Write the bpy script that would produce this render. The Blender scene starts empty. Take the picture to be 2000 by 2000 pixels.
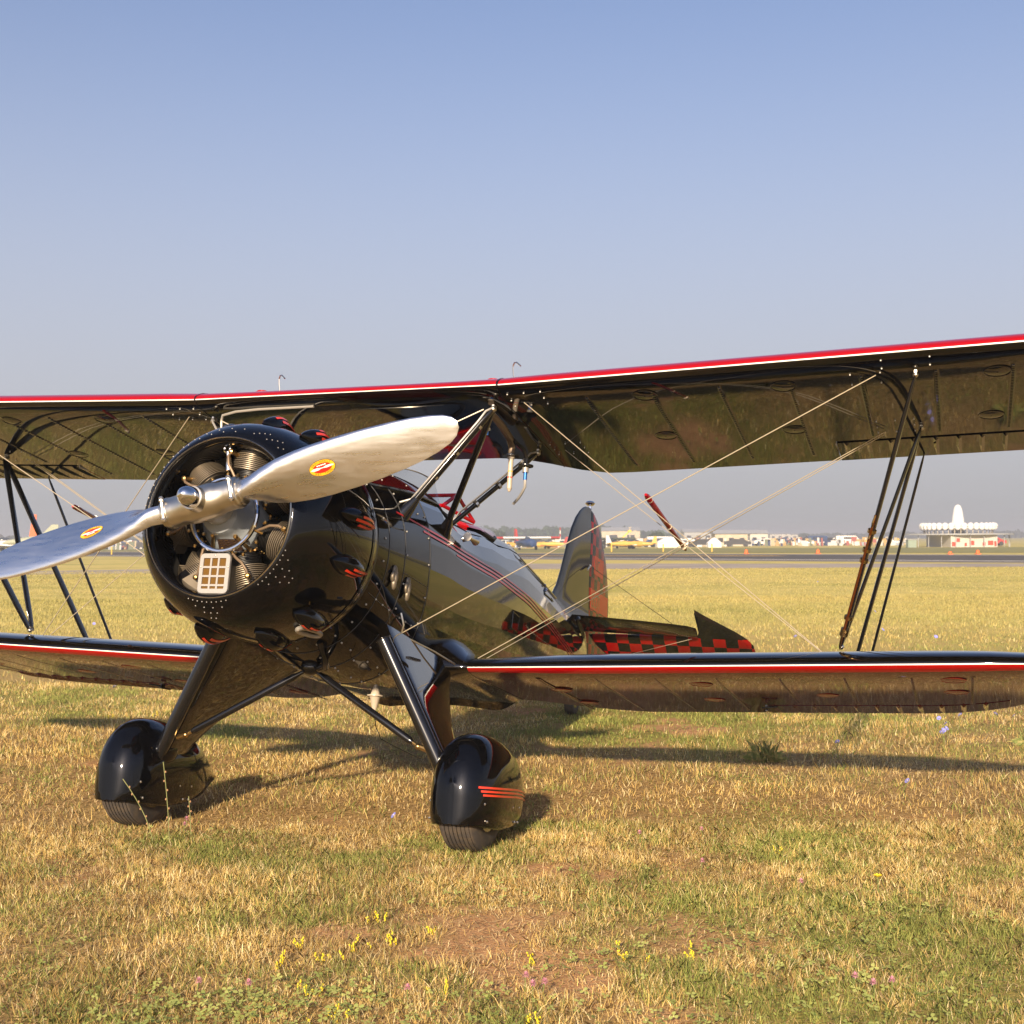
import bpy, math, random
import numpy as np
from mathutils import Vector, Matrix

random.seed(7); rng = np.random.default_rng(7)
R = math.radians
sc = bpy.context.scene
col = sc.collection

# ------------------------------------------------------------------ camera
F_PX = 2581.2; CAM_H = 1.5056
cd = bpy.data.cameras.new('camera'); cam = bpy.data.objects.new('camera', cd); col.objects.link(cam)
cd.sensor_width = 36.0; cd.lens = F_PX / 2000 * 36
cd.shift_x = (1000 - 957.95) / 2000
cam.matrix_world = Matrix.Translation((0, 0, CAM_H)) @ Matrix.Rotation(R(90) + math.atan(52.0 / F_PX), 4, 'X') @ Matrix.Rotation(R(-.309), 4, 'Z')
cd.clip_start = .1; cd.clip_end = 12000
cd.dof.use_dof = True; cd.dof.focus_distance = 6.3; cd.dof.aperture_fstop = 9
sc.camera = cam

# ------------------------------------------------------------------ world, sun, exposure
SUN_AZ = R(13); SUN_EL = R(22)
w = bpy.data.worlds.new('World'); sc.world = w; w.use_nodes = True
nt = w.node_tree; nt.nodes.clear()
N = nt.nodes.new; L = nt.links.new
out = N('ShaderNodeOutputWorld'); bg = N('ShaderNodeBackground'); sky = N('ShaderNodeTexSky')
sky.sky_type = 'NISHITA'; sky.sun_disc = False; sky.sun_elevation = SUN_EL
sky.sun_rotation = math.pi + SUN_AZ; sky.altitude = 0; sky.air_density = 1.0; sky.dust_density = 3.0; sky.ozone_density = 3.0
# even summer haze that thickens towards the horizon, the same in every direction
geo = N('ShaderNodeNewGeometry'); sep = N('ShaderNodeSeparateXYZ'); L(geo.outputs['Incoming'], sep.inputs[0])
m1 = N('ShaderNodeMath'); m1.operation = 'MULTIPLY'; m1.inputs[1].default_value = -1; L(sep.outputs[2], m1.inputs[0])
m2 = N('ShaderNodeMath'); m2.operation = 'MAXIMUM'; m2.inputs[1].default_value = 0; L(m1.outputs[0], m2.inputs[0])
m3 = N('ShaderNodeMath'); m3.operation = 'MULTIPLY'; m3.inputs[1].default_value = 1 / .31; L(m2.outputs[0], m3.inputs[0])
m3b = N('ShaderNodeMath'); m3b.operation = 'POWER'; m3b.inputs[1].default_value = 2.2; L(m3.outputs[0], m3b.inputs[0])
m3c = N('ShaderNodeMath'); m3c.operation = 'MULTIPLY'; m3c.inputs[1].default_value = -1; L(m3b.outputs[0], m3c.inputs[0])
m4 = N('ShaderNodeMath'); m4.operation = 'EXPONENT'; L(m3c.outputs[0], m4.inputs[0])
m5 = N('ShaderNodeMath'); m5.operation = 'MULTIPLY'; m5.inputs[1].default_value = .92; L(m4.outputs[0], m5.inputs[0])
mix = N('ShaderNodeMix'); mix.data_type = 'RGBA'; L(m5.outputs[0], mix.inputs[0]); L(sky.outputs[0], mix.inputs[6])
h1 = N('ShaderNodeMath'); h1.operation = 'MULTIPLY'; h1.inputs[1].default_value = -11; L(m2.outputs[0], h1.inputs[0])
h2 = N('ShaderNodeMath'); h2.operation = 'EXPONENT'; L(h1.outputs[0], h2.inputs[0])
hm_ = N('ShaderNodeMix'); hm_.data_type = 'RGBA'; L(h2.outputs[0], hm_.inputs[0]); hm_.inputs[6].default_value = (4.02, 3.98, 4.40, 1); hm_.inputs[7].default_value = (3.0, 2.98, 3.0, 1)
L(hm_.outputs[2], mix.inputs[7])
tn = N('ShaderNodeMix'); tn.data_type = 'RGBA'; tn.blend_type = 'MULTIPLY'; tn.inputs[0].default_value = 1; tn.inputs[7].default_value = (.97, .955, 1.07, 1)
L(sky.outputs[0], tn.inputs[6]); L(tn.outputs[2], mix.inputs[6]); L(mix.outputs[2], bg.inputs[0]); bg.inputs[1].default_value = .086; L(bg.outputs[0], out.inputs[0])

sd = bpy.data.lights.new('sun', 'SUN'); sd.energy = 4.5; sd.angle = R(1.5); sd.color = (1.0, .80, .56)
sun = bpy.data.objects.new('sun', sd); col.objects.link(sun)
sdir = Vector((math.sin(SUN_AZ) * math.cos(SUN_EL), math.cos(SUN_AZ) * math.cos(SUN_EL), -math.sin(SUN_EL)))
sun.rotation_euler = sdir.to_track_quat('-Z', 'Y').to_euler(); sun.location = (-5, -20, 12)
sc.view_settings.view_transform = 'Standard'; sc.view_settings.look = 'None'
sc.view_settings.exposure = 0.82; sc.view_settings.gamma = 1; sc.view_settings.use_curve_mapping = False
sc.render.engine = 'CYCLES'; sc.cycles.max_bounces = 8; sc.cycles.volume_bounces = 0
sc.cycles.volume_step_rate = 4

# ------------------------------------------------------------------ materials
def lk(nt, a, b): nt.links.new(a, b)
def mat(name, base, rough=.5, metal=0, spec=.5, coat=0, bump=None, noise=None, emis=None, trans=0, ior=1.5):
    """bump=(scale, strength, distance)  noise=(scale, colour2, lo, hi)"""
    m = bpy.data.materials.new(name); m.use_nodes = True; t = m.node_tree; p = t.nodes['Principled BSDF']
    p.inputs['Base Color'].default_value = (*base, 1); p.inputs['Roughness'].default_value = rough
    p.inputs['Metallic'].default_value = metal; p.inputs['Specular IOR Level'].default_value = spec
    p.inputs['Coat Weight'].default_value = coat; p.inputs['Coat Roughness'].default_value = .02
    p.inputs['Transmission Weight'].default_value = trans; p.inputs['IOR'].default_value = ior
    tc = t.nodes.new('ShaderNodeTexCoord')
    if bump:
        n = t.nodes.new('ShaderNodeTexNoise'); n.inputs['Scale'].default_value = bump[0]; n.inputs['Detail'].default_value = 3
        lk(t, tc.outputs['Object'], n.inputs['Vector']); b = t.nodes.new('ShaderNodeBump')
        b.inputs['Strength'].default_value = bump[1]; b.inputs['Distance'].default_value = bump[2]
        lk(t, n.outputs[0], b.inputs['Height']); lk(t, b.outputs[0], p.inputs['Normal'])
        if coat: lk(t, b.outputs[0], p.inputs['Coat Normal'])
    if noise:
        n = t.nodes.new('ShaderNodeTexNoise'); n.inputs['Scale'].default_value = noise[0]; n.inputs['Detail'].default_value = 5
        lk(t, tc.outputs['Object'], n.inputs['Vector']); mr = t.nodes.new('ShaderNodeMapRange')
        mr.inputs[1].default_value = noise[2]; mr.inputs[2].default_value = noise[3]; lk(t, n.outputs[0], mr.inputs[0])
        mx = t.nodes.new('ShaderNodeMix'); mx.data_type = 'RGBA'; lk(t, mr.outputs[0], mx.inputs[0])
        mx.inputs[6].default_value = (*base, 1); mx.inputs[7].default_value = (*noise[1], 1); lk(t, mx.outputs[2], p.inputs['Base Color'])
    return m

BLACK = mat('black_gloss_paint', (.004, .003, .002), .05, coat=.45, bump=(5, .10, .004))
BLACKM = mat('black_cowl_enamel', (.002, .002, .0025), .045, spec=.36, coat=.08, bump=(7, .05, .002))
RED = mat('red_gloss_paint', (.33, .001, .002), .08, coat=.2, bump=(5, .10, .004))
RED_SHADED = mat('shaded_red_underside', (.085, .004, .003), .07, coat=.2, bump=(5, .10, .004))  # red wing paint again, with the shade of the underside put into the colour
ORED = mat('orange_red_pinstripe', (.80, .05, .02), .25, coat=.3)
PINK = mat('scarlet_fuselage_pinstripe', (.62, .03, .03), .25, coat=.3)
WHITE = mat('white_pinstripe', (.82, .80, .74), .3)
SATIN = mat('satin_black_strut', (.006, .006, .007), .16, coat=.5)
MATTE = mat('engine_black', (.012, .011, .010), .45)
ALU = mat('polished_blade_aluminium', (.93, .93, .95), .30, metal=1, bump=(60, .05, .001))
t = ALU.node_tree; pb_ = t.nodes['Principled BSDF']; tc_ = t.nodes.new('ShaderNodeTexCoord'); mp_ = t.nodes.new('ShaderNodeMapping'); mp_.inputs['Rotation'].default_value = (R(-15), 0, 0); mp_.inputs['Scale'].default_value = (50, 2.5, 50); nz_ = t.nodes.new('ShaderNodeTexNoise'); nz_.inputs['Scale'].default_value = 1.0; nz_.inputs['Detail'].default_value = 6
mr_ = t.nodes.new('ShaderNodeMapRange'); mr_.inputs[1].default_value = .3; mr_.inputs[2].default_value = .7; mr_.inputs[3].default_value = .25; mr_.inputs[4].default_value = .36; lk(t, tc_.outputs['Object'], mp_.inputs[0]); lk(t, mp_.outputs[0], nz_.inputs[0]); lk(t, nz_.outputs[0], mr_.inputs[0]); lk(t, mr_.outputs[0], pb_.inputs['Roughness'])
for n_ in t.nodes:
    if n_.type == 'BUMP': lk(t, nz_.outputs[0], n_.inputs['Height']); n_.inputs['Strength'].default_value = .008; n_.inputs['Distance'].default_value = .001
STEEL = mat('brushed_hub_steel', (.70, .65, .56), .30, metal=1, bump=(40, .08, .001))
CHROME = mat('chrome', (.78, .78, .80), .07, metal=1)
CAST = mat('cast_aluminium_fins', (.25, .21, .155), .42, metal=.5, noise=(14, (.20, .16, .11), .4, .7))
GREYC = mat('grey_crankcase_paint', (.26, .30, .34), .30, coat=.4, noise=(6, (.22, .24, .26), .4, .7))
BRASS = mat('brass_fittings', (.55, .36, .14), .3, metal=1)
FILTW = mat('filter_frame_aluminium', (.42, .40, .37), .35, metal=.4)
FILTB = mat('brown_filter_mesh', (.13, .07, .018), .95, spec=.05, bump=(300, .6, .002))
RUBBER = mat('tyre_rubber', (.055, .046, .040), .8, bump=(120, .3, .002), noise=(22, (.10, .075, .05), .45, .7))
WIRE = mat('flying_wire_steel', (.72, .62, .46), .38, metal=.5)
BLUE = mat('blue_hose_fitting', (.02, .13, .50), .35, metal=.5)
CERAM = mat('white_sight_gauge', (.50, .43, .34), .35)
YEL = mat('yellow_decal', (.78, .44, .02), .35); DRED = mat('red_decal', (.72, .02, .012), .35)
INK = mat('dark_decal_ink', (.03, .015, .01), .5)
COPPER = mat('copper_brown_pitot_tube', (.16, .045, .01), .22, metal=.6)
COCKPIT_SHADE = mat('cockpit_shade', (.01, .008, .008), .8)

glass = bpy.data.materials.new('windscreen_glass'); glass.use_nodes = True
t = glass.node_tree; t.nodes.clear(); o_ = t.nodes.new('ShaderNodeOutputMaterial'); tr = t.nodes.new('ShaderNodeBsdfTransparent')
gl = t.nodes.new('ShaderNodeBsdfGlossy'); gl.inputs['Roughness'].default_value = .02; fr = t.nodes.new('ShaderNodeFresnel'); fr.inputs[0].default_value = 1.5
mx = t.nodes.new('ShaderNodeMixShader'); tr.inputs[0].default_value = (.86, .88, .90, 1)
lk(t, fr.outputs[0], mx.inputs[0]); lk(t, tr.outputs[0], mx.inputs[1]); lk(t, gl.outputs[0], mx.inputs[2]); lk(t, mx.outputs[0], o_.inputs[0])
GLASS = glass

def checker_mat(name, size=.1, off=(0, 0)):
    m = mat(name, (0, 0, 0), .10, coat=.6, bump=(5, .08, .003)); t = m.node_tree; p = t.nodes['Principled BSDF']
    uv = t.nodes.new('ShaderNodeUVMap'); ck = t.nodes.new('ShaderNodeTexChecker'); mp = t.nodes.new('ShaderNodeMapping')
    mp.inputs['Location'].default_value = (off[0], off[1], .001); lk(t, uv.outputs[0], mp.inputs[0]); lk(t, mp.outputs[0], ck.inputs[0])
    ck.inputs['Scale'].default_value = 1 / size; ck.inputs['Color1'].default_value = (.28, .003, .003, 1); ck.inputs['Color2'].default_value = (.006, .006, .006, 1)
    lk(t, ck.outputs[0], p.inputs['Base Color']); return m

# ------------------------------------------------------------------ mesh helpers
class MB:
    def __init__(s): s.v = []; s.f = []; s.m = []; s.uv = {}
    def add(s, vs, fs, mi=0):
        b = len(s.v); s.v += [tuple(v) for v in vs]
        for k, f in enumerate(fs):
            s.f.append(tuple(b + i for i in f)); s.m.append(mi if isinstance(mi, int) else mi[k])
        return b
    def loft(s, secs, closed=True, mi=0, capa=False, capb=False):
        n = len(secs[0]); vs = [p for q in secs for p in q]; fs = []; ms = []
        for k in range(len(secs) - 1):
            for j in range(n if closed else n - 1):
                j2 = (j + 1) % n
                fs.append((k * n + j, k * n + j2, (k + 1) * n + j2, (k + 1) * n + j))
                ms.append(mi(k, j) if callable(mi) else mi)
        if capa: fs.append(tuple(range(n))[::-1]); ms.append(mi(0, 0) if callable(mi) else mi)
        if capb: fs.append(tuple((len(secs) - 1) * n + j for j in range(n))); ms.append(mi(len(secs) - 2, 0) if callable(mi) else mi)
        return s.add(vs, fs, ms)
    def tube(s, pts, r, n=8, mi=0, flat=None, caps=True):
        """round tube, or with flat=(direction, ratio) an ellipse wide along direction"""
        pts = [Vector(p) for p in pts]; secs = []; up = Vector(flat[0]) if flat else None; prev = None
        for i, p in enumerate(pts):
            d = (pts[min(i + 1, len(pts) - 1)] - pts[max(i - 1, 0)]).normalized()
            a = up if up is not None else (prev if prev is not None else (Vector((0, 0, 1)) if abs(d.z) < .9 else Vector((1, 0, 0))))
            e1 = (a - d * a.dot(d)).normalized(); e2 = d.cross(e1); prev = e1
            rr = r[i] if isinstance(r, (list, tuple)) else r; q = flat[1] if flat else 1
            secs.append([p + e1 * (rr * q * math.cos(2 * math.pi * k / n)) + e2 * (rr * math.sin(2 * math.pi * k / n)) for k in range(n)])
        s.loft(secs, True, mi, caps, caps)
    def rev(s, prof, n=48, c=(0, 0), mi=0, closed=False, rad=None):
        """profile of (x, r) turned about the line y=c[0], z=c[1] parallel to X"""
        secs = []
        for k in range(n):
            a = 2 * math.pi * k / n
            secs.append([(x, c[0] + r * math.sin(a), c[1] + r * math.cos(a)) for x, r in prof])
        s.loft(secs + [secs[0]], closed, mi)
    def box(s, c, h, rot=None, mi=0):
        vs = [Vector((sx * h[0], sy * h[1], sz * h[2])) for sx in (-1, 1) for sy in (-1, 1) for sz in (-1, 1)]
        if rot is not None: vs = [rot @ v for v in vs]
        c = Vector(c); s.add([c + v for v in vs], [(0, 1, 3, 2), (4, 6, 7, 5), (0, 4, 5, 1), (2, 3, 7, 6), (0, 2, 6, 4), (1, 5, 7, 3)], mi)
    def sph(s, c, r, n=8, m=5, mi=0, rot=None):
        r = r if isinstance(r, (tuple, list)) else (r, r, r); secs = []
        c = Vector(c)
        for i in range(m + 1):
            a = math.pi * i / m; secs.append([])
            for k in range(n):
                b = 2 * math.pi * k / n; v = Vector((r[0] * math.sin(a) * math.cos(b), r[1] * math.sin(a) * math.sin(b), r[2] * math.cos(a)))
                if rot is not None: v = rot @ v
                secs[-1].append(c + v)
        s.loft(secs, True, mi)
    def cyl(s, a, b, r, n=12, mi=0, r2=None): s.tube([a, b], [r, r if r2 is None else r2], n, mi)
    def torus(s, c, ax, R_, r, n=32, m=8, mi=0, a0=0, a1=2 * math.pi, ov=None):
        ax = Vector(ax).normalized(); e1 = (Vector((0, 0, 1)) if abs(ax.z) < .9 else Vector((1, 0, 0))); e1 = (e1 - ax * e1.dot(ax)).normalized(); e2 = ax.cross(e1)
        c = Vector(c); full = abs(a1 - a0 - 2 * math.pi) < 1e-6; secs = []
        for k in range(n + 1):
            a = a0 + (a1 - a0) * k / n; d = e1 * math.cos(a) + e2 * math.sin(a)
            secs.append([c + d * (R_ + r * math.cos(2 * math.pi * j / m)) + ax * ((ov or r) * math.sin(2 * math.pi * j / m)) for j in range(m)])
        s.loft(secs, True, mi, not full, not full)
    def mirror_y(s):
        o = MB(); o.v = [(x, -y, z) for x, y, z in s.v]; o.f = [tuple(reversed(f)) for f in s.f]; o.m = list(s.m); return o
    def mesh(s, name, mats, smooth=35, uvf=None):
        me = bpy.data.meshes.new(name); me.from_pydata(s.v, [], s.f)
        for q in (mats if isinstance(mats, (list, tuple)) else [mats]): me.materials.append(q)
        me.polygons.foreach_set('material_index', s.m)
        if uvf:
            uv = me.uv_layers.new(name='UVMap'); co = [uvf(*v) for v in s.v]
            for l in me.loops: uv.data[l.index].uv = co[l.vertex_index]
        if smooth:
            me.polygons.foreach_set('use_smooth', [True] * len(me.polygons)); me.update()
            if smooth < 180: me.set_sharp_from_angle(angle=R(smooth))
        me.update(); return me
    def obj(s, name, mats, parent=None, smooth=35, uvf=None, label=None, kind=None, loc=None):
        o = bpy.data.objects.new(name, s.mesh(name, mats, smooth, uvf)); col.objects.link(o)
        if parent is not None: o.parent = parent
        if parent is ROOT and ROOT is not None: o.location = -GL
        if loc is not None: o.location = loc
        if label: o['label'] = label
        if kind: o['kind'] = kind
        return o
ROOT = None
def tag(o, label=None, cat=None, group=None, kind=None):
    if label: o['label'] = label
    if cat: o['category'] = cat
    if group: o['group'] = group
    if kind: o['kind'] = kind
    return o
def empty(name, loc, rz=0, label=None, cat=None, group=None):
    o = bpy.data.objects.new(name, None); col.objects.link(o); o.location = loc; o.rotation_euler = (0, 0, rz); o.empty_display_size = .2
    return tag(o, label, cat, group)
def share(src, name, parent, loc=(0, 0, 0), rot=None, scale=None):
    o = src.copy(); o.name = name; col.objects.link(o); o.parent = parent; o.location = loc
    if rot is not None: o.rotation_euler = rot
    if scale is not None: o.scale = scale
    return o

# ------------------------------------------------------------------ value noise shared by soil and grass
def vnoise(x, y, s, seed=0):
    x = np.asarray(x) / s; y = np.asarray(y) / s
    xi = np.floor(x).astype(np.int64); yi = np.floor(y).astype(np.int64); fx = x - xi; fy = y - yi
    fx = fx * fx * (3 - 2 * fx); fy = fy * fy * (3 - 2 * fy)
    def h(i, j):
        n = (i * 374761393 + j * 668265263 + seed * 974711) & 0xffffffff
        n = ((n ^ (n >> 13)) * 1274126177) & 0xffffffff
        return ((n ^ (n >> 16)) & 0xffff) / 65535.0
    return (h(xi, yi) * (1 - fx) + h(xi + 1, yi) * fx) * (1 - fy) + (h(xi, yi + 1) * (1 - fx) + h(xi + 1, yi + 1) * fx) * fy
def fbm(x, y, s, seed=0): return .5 * vnoise(x, y, s, seed) + .3 * vnoise(x, y, s / 2.3, seed + 1) + .2 * vnoise(x, y, s / 5.1, seed + 2)
def dirt_f(x, y):
    x = np.asarray(x, float); y = np.asarray(y, float)
    d = .45 * fbm(x, y, 1.0, 3) + .55 * fbm(x, y, .30, 9)
    near = np.exp(-((x - .15) / 1.5) ** 2 - ((y - 4.9) / 1.0) ** 2) * .13 + np.exp(-((x - 1.2) / .9) ** 2 - ((y - 10.6) / 1.1) ** 2) * .22 + np.exp(-((x - .5) / .8) ** 2 - ((y - 6.0) / .5) ** 2) * .12
    return np.clip((d + near - .635) / .13, 0, 1)
def green_f(x, y):
    x = np.asarray(x, float); y = np.asarray(y, float)
    g = fbm(x + 31, y * .8, 1.7, 11)
    g = g + np.exp(-((x - .3) / 1.6) ** 2 - ((y - 4.4) / 1.0) ** 2) * .06 + np.exp(-((x - 1.1) / 1.2) ** 2 - ((y - 11.5) / 1.6) ** 2) * .3
    return np.clip((g - .52) / .22, 0, 1)
def height_f(x, y):
    near = np.clip((16 - np.hypot(x, y)) / 6, 0, 1)
    return (fbm(x, y, .9, 21) - .5) * .035 * near - .012 * near

# ------------------------------------------------------------------ ground
def axis_pts(lo, hi, d0, far, k=1.16):
    a = list(np.arange(lo, hi + 1e-6, d0)); d = d0; q = hi
    while q < far: d *= k; q += d; a.append(q)
    d = d0; q = lo
    while q > -far: d *= k; q -= d; a.insert(0, q)
    return np.array(a)
gx = axis_pts(-7, 8, .085, 6000); gy = axis_pts(3, 15, .085, 6000)
GX, GY = np.meshgrid(gx, gy); GZ = height_f(GX, GY)
nx, ny = len(gx), len(gy)
me = bpy.data.meshes.new('ground'); me.vertices.add(nx * ny)
me.vertices.foreach_set('co', np.stack([GX, GY, GZ], -1).astype(np.float32).ravel())
ii = (np.arange(ny - 1)[:, None] * nx + np.arange(nx - 1)[None, :]).ravel()
quads = np.stack([ii, ii + 1, ii + nx + 1, ii + nx], -1).astype(np.int32)
me.loops.add(quads.size); me.loops.foreach_set('vertex_index', quads.ravel()); me.polygons.add(len(quads))
me.polygons.foreach_set('loop_start', np.arange(len(quads), dtype=np.int32) * 4)
me.polygons.foreach_set('use_smooth', np.ones(len(quads), bool)); me.update()
for nm, fn in (('dirt', dirt_f), ('green', green_f)):
    at = me.attributes.new(nm, 'FLOAT', 'POINT'); at.data.foreach_set('value', fn(GX, GY).ravel().astype(np.float32))
ground = bpy.data.objects.new('ground', me); col.objects.link(ground); tag(ground, kind='structure')
gm = bpy.data.materials.new('dry_grass_field'); gm.use_nodes = True; t = gm.node_tree; p = t.nodes['Principled BSDF']; p.inputs['Roughness'].default_value = .95; p.inputs['Specular IOR Level'].default_value = .1
def nn(k): return t.nodes.new(k)
def rgbmix(a, b, f):
    m = nn('ShaderNodeMix'); m.data_type = 'RGBA'
    for s_, i in ((f, 0), (a, 6), (b, 7)):
        if isinstance(s_, tuple): m.inputs[i].default_value = (*s_, 1)
        elif isinstance(s_, float): m.inputs[i].default_value = s_
        else: lk(t, s_, m.inputs[i])
    return m.outputs[2]
def rng_(s_, a, b, lo=0., hi=1.):
    m = nn('ShaderNodeMapRange'); m.inputs[1].default_value = a; m.inputs[2].default_value = b; m.inputs[3].default_value = lo; m.inputs[4].default_value = hi; lk(t, s_, m.inputs[0]); return m.outputs[0]
tc = nn('ShaderNodeTexCoord')
def noi(scale, det=4, sc_=None):
    n = nn('ShaderNodeTexNoise'); n.inputs['Scale'].default_value = scale; n.inputs['Detail'].default_value = det
    if sc_:
        mp = nn('ShaderNodeMapping'); mp.inputs['Scale'].default_value = sc_; lk(t, tc.outputs['Object'], mp.inputs[0]); lk(t, mp.outputs[0], n.inputs[0])
    else: lk(t, tc.outputs['Object'], n.inputs[0])
    return n.outputs[0]
ad = nn('ShaderNodeAttribute'); ad.attribute_name = 'dirt'; ag = nn('ShaderNodeAttribute'); ag.attribute_name = 'green'
straw = rgbmix((.44, .29, .12), (.24, .155, .06), rng_(noi(34, 8), .38, .62))
green = rgbmix((.30, .26, .07), (.20, .19, .05), rng_(noi(18, 4), .35, .65))
soil = rgbmix((.52, .29, .14), (.34, .185, .085), rng_(noi(14, 8), .35, .7))
soil = rgbmix(soil, (.62, .44, .21), rng_(noi(95, 4, (1, .55, 1)), .56, .66, 0, .75))
nearc = rgbmix(straw, green, rng_(ag.outputs['Fac'], 0, 1, 0, .75)); nearc = rgbmix(nearc, soil, ad.outputs['Fac'])
farA = rgbmix((.66, .53, .17), (.52, .44, .13), rng_(noi(.9, 6), .35, .65))
farB = rgbmix(farA, (.36, .33, .08), rng_(noi(.16, 5, (1, 1.3, 1)), .50, .68)); farC = rgbmix(farB, (.66, .49, .18), rng_(noi(.11, 3, (.6, 1.6, 1)), .58, .74, 0, .7))
xyz = nn('ShaderNodeSeparateXYZ'); lk(t, tc.outputs['Object'], xyz.inputs[0])
ln = nn('ShaderNodeVectorMath'); ln.operation = 'LENGTH'; lk(t, tc.outputs['Object'], ln.inputs[0])
c_ = rgbmix(nearc, farC, rng_(ln.outputs['Value'], 13, 26)); lk(t, c_, p.inputs['Base Color'])
b = nn('ShaderNodeBump'); b.inputs['Strength'].default_value = .6; b.inputs['Distance'].default_value = .012; lk(t, noi(70, 8), b.inputs['Height']); lk(t, b.outputs[0], p.inputs['Normal'])
me.materials.append(gm)

def flat_mat(name, c1, c2, s=3, rough=.9, sc_=(1, 1, 1)):
    m = mat(name, c1, rough, noise=(s, c2, .35, .65)); return m
def poly_sheet(name, pts, z, m, kind='structure'):
    b_ = MB(); b_.add([(x, y, z) for x, y in pts], [tuple(range(len(pts)))]); o = b_.obj(name, m, smooth=0); tag(o, kind=kind); return o
CONC = flat_mat('pale_worn_concrete', (.34, .29, .23), (.24, .20, .16), .35)
ASPH = flat_mat('dark_runway_asphalt', (.055, .048, .042), (.075, .065, .055), .2)
TAXI = flat_mat('brown_grey_taxiway_concrete', (.44, .37, .29), (.30, .25, .20), .3)
LINEW = flat_mat('white_runway_line', (.62, .58, .52), (.45, .42, .38), 1)
LINEY = flat_mat('yellow_taxi_line', (.62, .36, .05), (.5, .3, .05), 1)
GREENS = flat_mat('green_verge_grass', (.30, .255, .05), (.19, .19, .04), .3)
poly_sheet('taxiway', [(-160, 43), (-22, 59.1), (1, 63.5), (26, 64.2), (190, 58), (190, 66), (28.7, 71.2), (1.3, 79), (-24, 65.5), (-160, 48)], .008, TAXI)
def slant(off0, off1, z, name, m, x0=-420, x1=330):
    # runway edge: y = 105.6 - .78 x (near side), widths measured along y
    f_ = lambda x, o: 105.6 - .80 * x + o if x < 60 else 57.6 + (60 - x) * .25 + o
    xs = [x0, -200, -60, 0, 30, 60, x1]; pts = [(x, f_(x, off0)) for x in xs] + [(x, f_(x, off1)) for x in reversed(xs)]
    return poly_sheet(name, pts, z, m)
slant(-9, 32, .012, 'runway_shoulder', CONC)
slant(-6.0, 26, .016, 'runway', ASPH)
slant(-3.8, -1.4, .020, 'runway_edge_line', LINEW)
poly_sheet('taxi_line', [(-12, 119.5), (22, 103.5), (24, 106), (-12, 121)], .020, LINEY)
poly_sheet('far_verge', [(-420, 470), (-60, 190), (0, 142), (24, 128), (60, 110), (330, 60), (400, 90), (70, 172), (0, 190), (-420, 520)], .024, GREENS)

# ------------------------------------------------------------------ airfoil and wings
AS = np.array([0, .0125, .025, .05, .1, .15, .2, .3, .4, .5, .6, .7, .8, .9, .95, 1.])
YU = (np.array([3.5, 5.45, 6.5, 7.9, 9.6, 10.68, 11.36, 11.7, 11.4, 10.52, 9.15, 7.35, 5.22, 2.8, 1.49, .25]) - 3.5) / 100
YL = (np.array([3.5, 1.93, 1.47, .93, .42, .15, .03, 0, 0, 0, 0, 0, 0, 0, 0, 0]) - 3.5) / 100
def yu(s): return float(np.interp(math.sqrt(s), np.sqrt(AS), YU))
def yl(s): return float(np.interp(math.sqrt(s), np.sqrt(AS), YL))
INC = -.0545   # drop of the chord line per unit chord
UPPER_S = [1, .9, .8, .765, .7, .6, .5, .4, .3, .2, .14, .09, .055, .03, .014, .005, .0012]
LOWER_S = [0, .0009, .004, .010, .02, .035, .06, .1, .16, .25, .4, .55, .7, .765, .8, .9, 1]
def section(xle, y, zle, c, up=UPPER_S, lo=LOWER_S, th=1.0):
    pts = [(xle - s * c, y, zle + (yu(s) * th + INC * s) * c) for s in up]
    return pts + [(xle - s * c, y, zle + (yl(s) * th + INC * s) * c) for s in lo]
def wing_mats(nu, white=(1, 2)):
    # index 0 top colour, 1 white, 2 bottom colour
    def f_(k, j):
        j = j - (nu - 1)            # face 0 = last upper -> LE
        if j < white[0]: return 0
        return 1 if j < white[1] else (2 if j < 6 else 3)
    return f_
U0 = (-1.2017, .896); KY = .911; DU = math.tan(R(1.95)); CU = 1.446
L0 = (-1.8911, -.5133); DL = math.tan(R(1.87)); CL = 1.452
def uz(y): return U0[1] + max(0, abs(y) - KY) * DU
def lz(y): return L0[1] + max(0, abs(y) - .45) * DL
def uZb(y, s, c=CU): return uz(y) + (yl(s) + INC * s) * c     # underside height
def lZt(y, s, c=CL): return lz(y) + (yu(s) + INC * s) * c
def lZb(y, s, c=CL): return lz(y) + (yl(s) + INC * s) * c
def ucut(y):
    y = abs(y)   # trailing edge x of the upper wing with its centre cutout
    return float(np.interp(y, [0, .55, .7, .85, 1.0, 1.15, 1.3], [-2.30, -2.30, -2.335, -2.43, -2.555, -2.635, U0[0] - CU]))

# plane frame -> world
H = Vector((-1.27830, 5.90225, 1.67177))
FX = Vector((-.33218, -.92155, .20102)); LY = Vector((.94087, -.33877, .00172)); UZ = Vector((.06651, .18971, .97959))
RM = Matrix((FX, LY, UZ)).transposed()
GL = Vector((-1.137, 0, -1.473))
ROOT = bpy.data.objects.new('biplane', None); col.objects.link(ROOT); ROOT.empty_display_size = .5
ROOT.matrix_world = Matrix.Translation(H + RM @ GL) @ RM.to_4x4()
tag(ROOT, 'glossy black open cockpit biplane with red trim and polished propeller parked on the dry grass', 'biplane')

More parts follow.
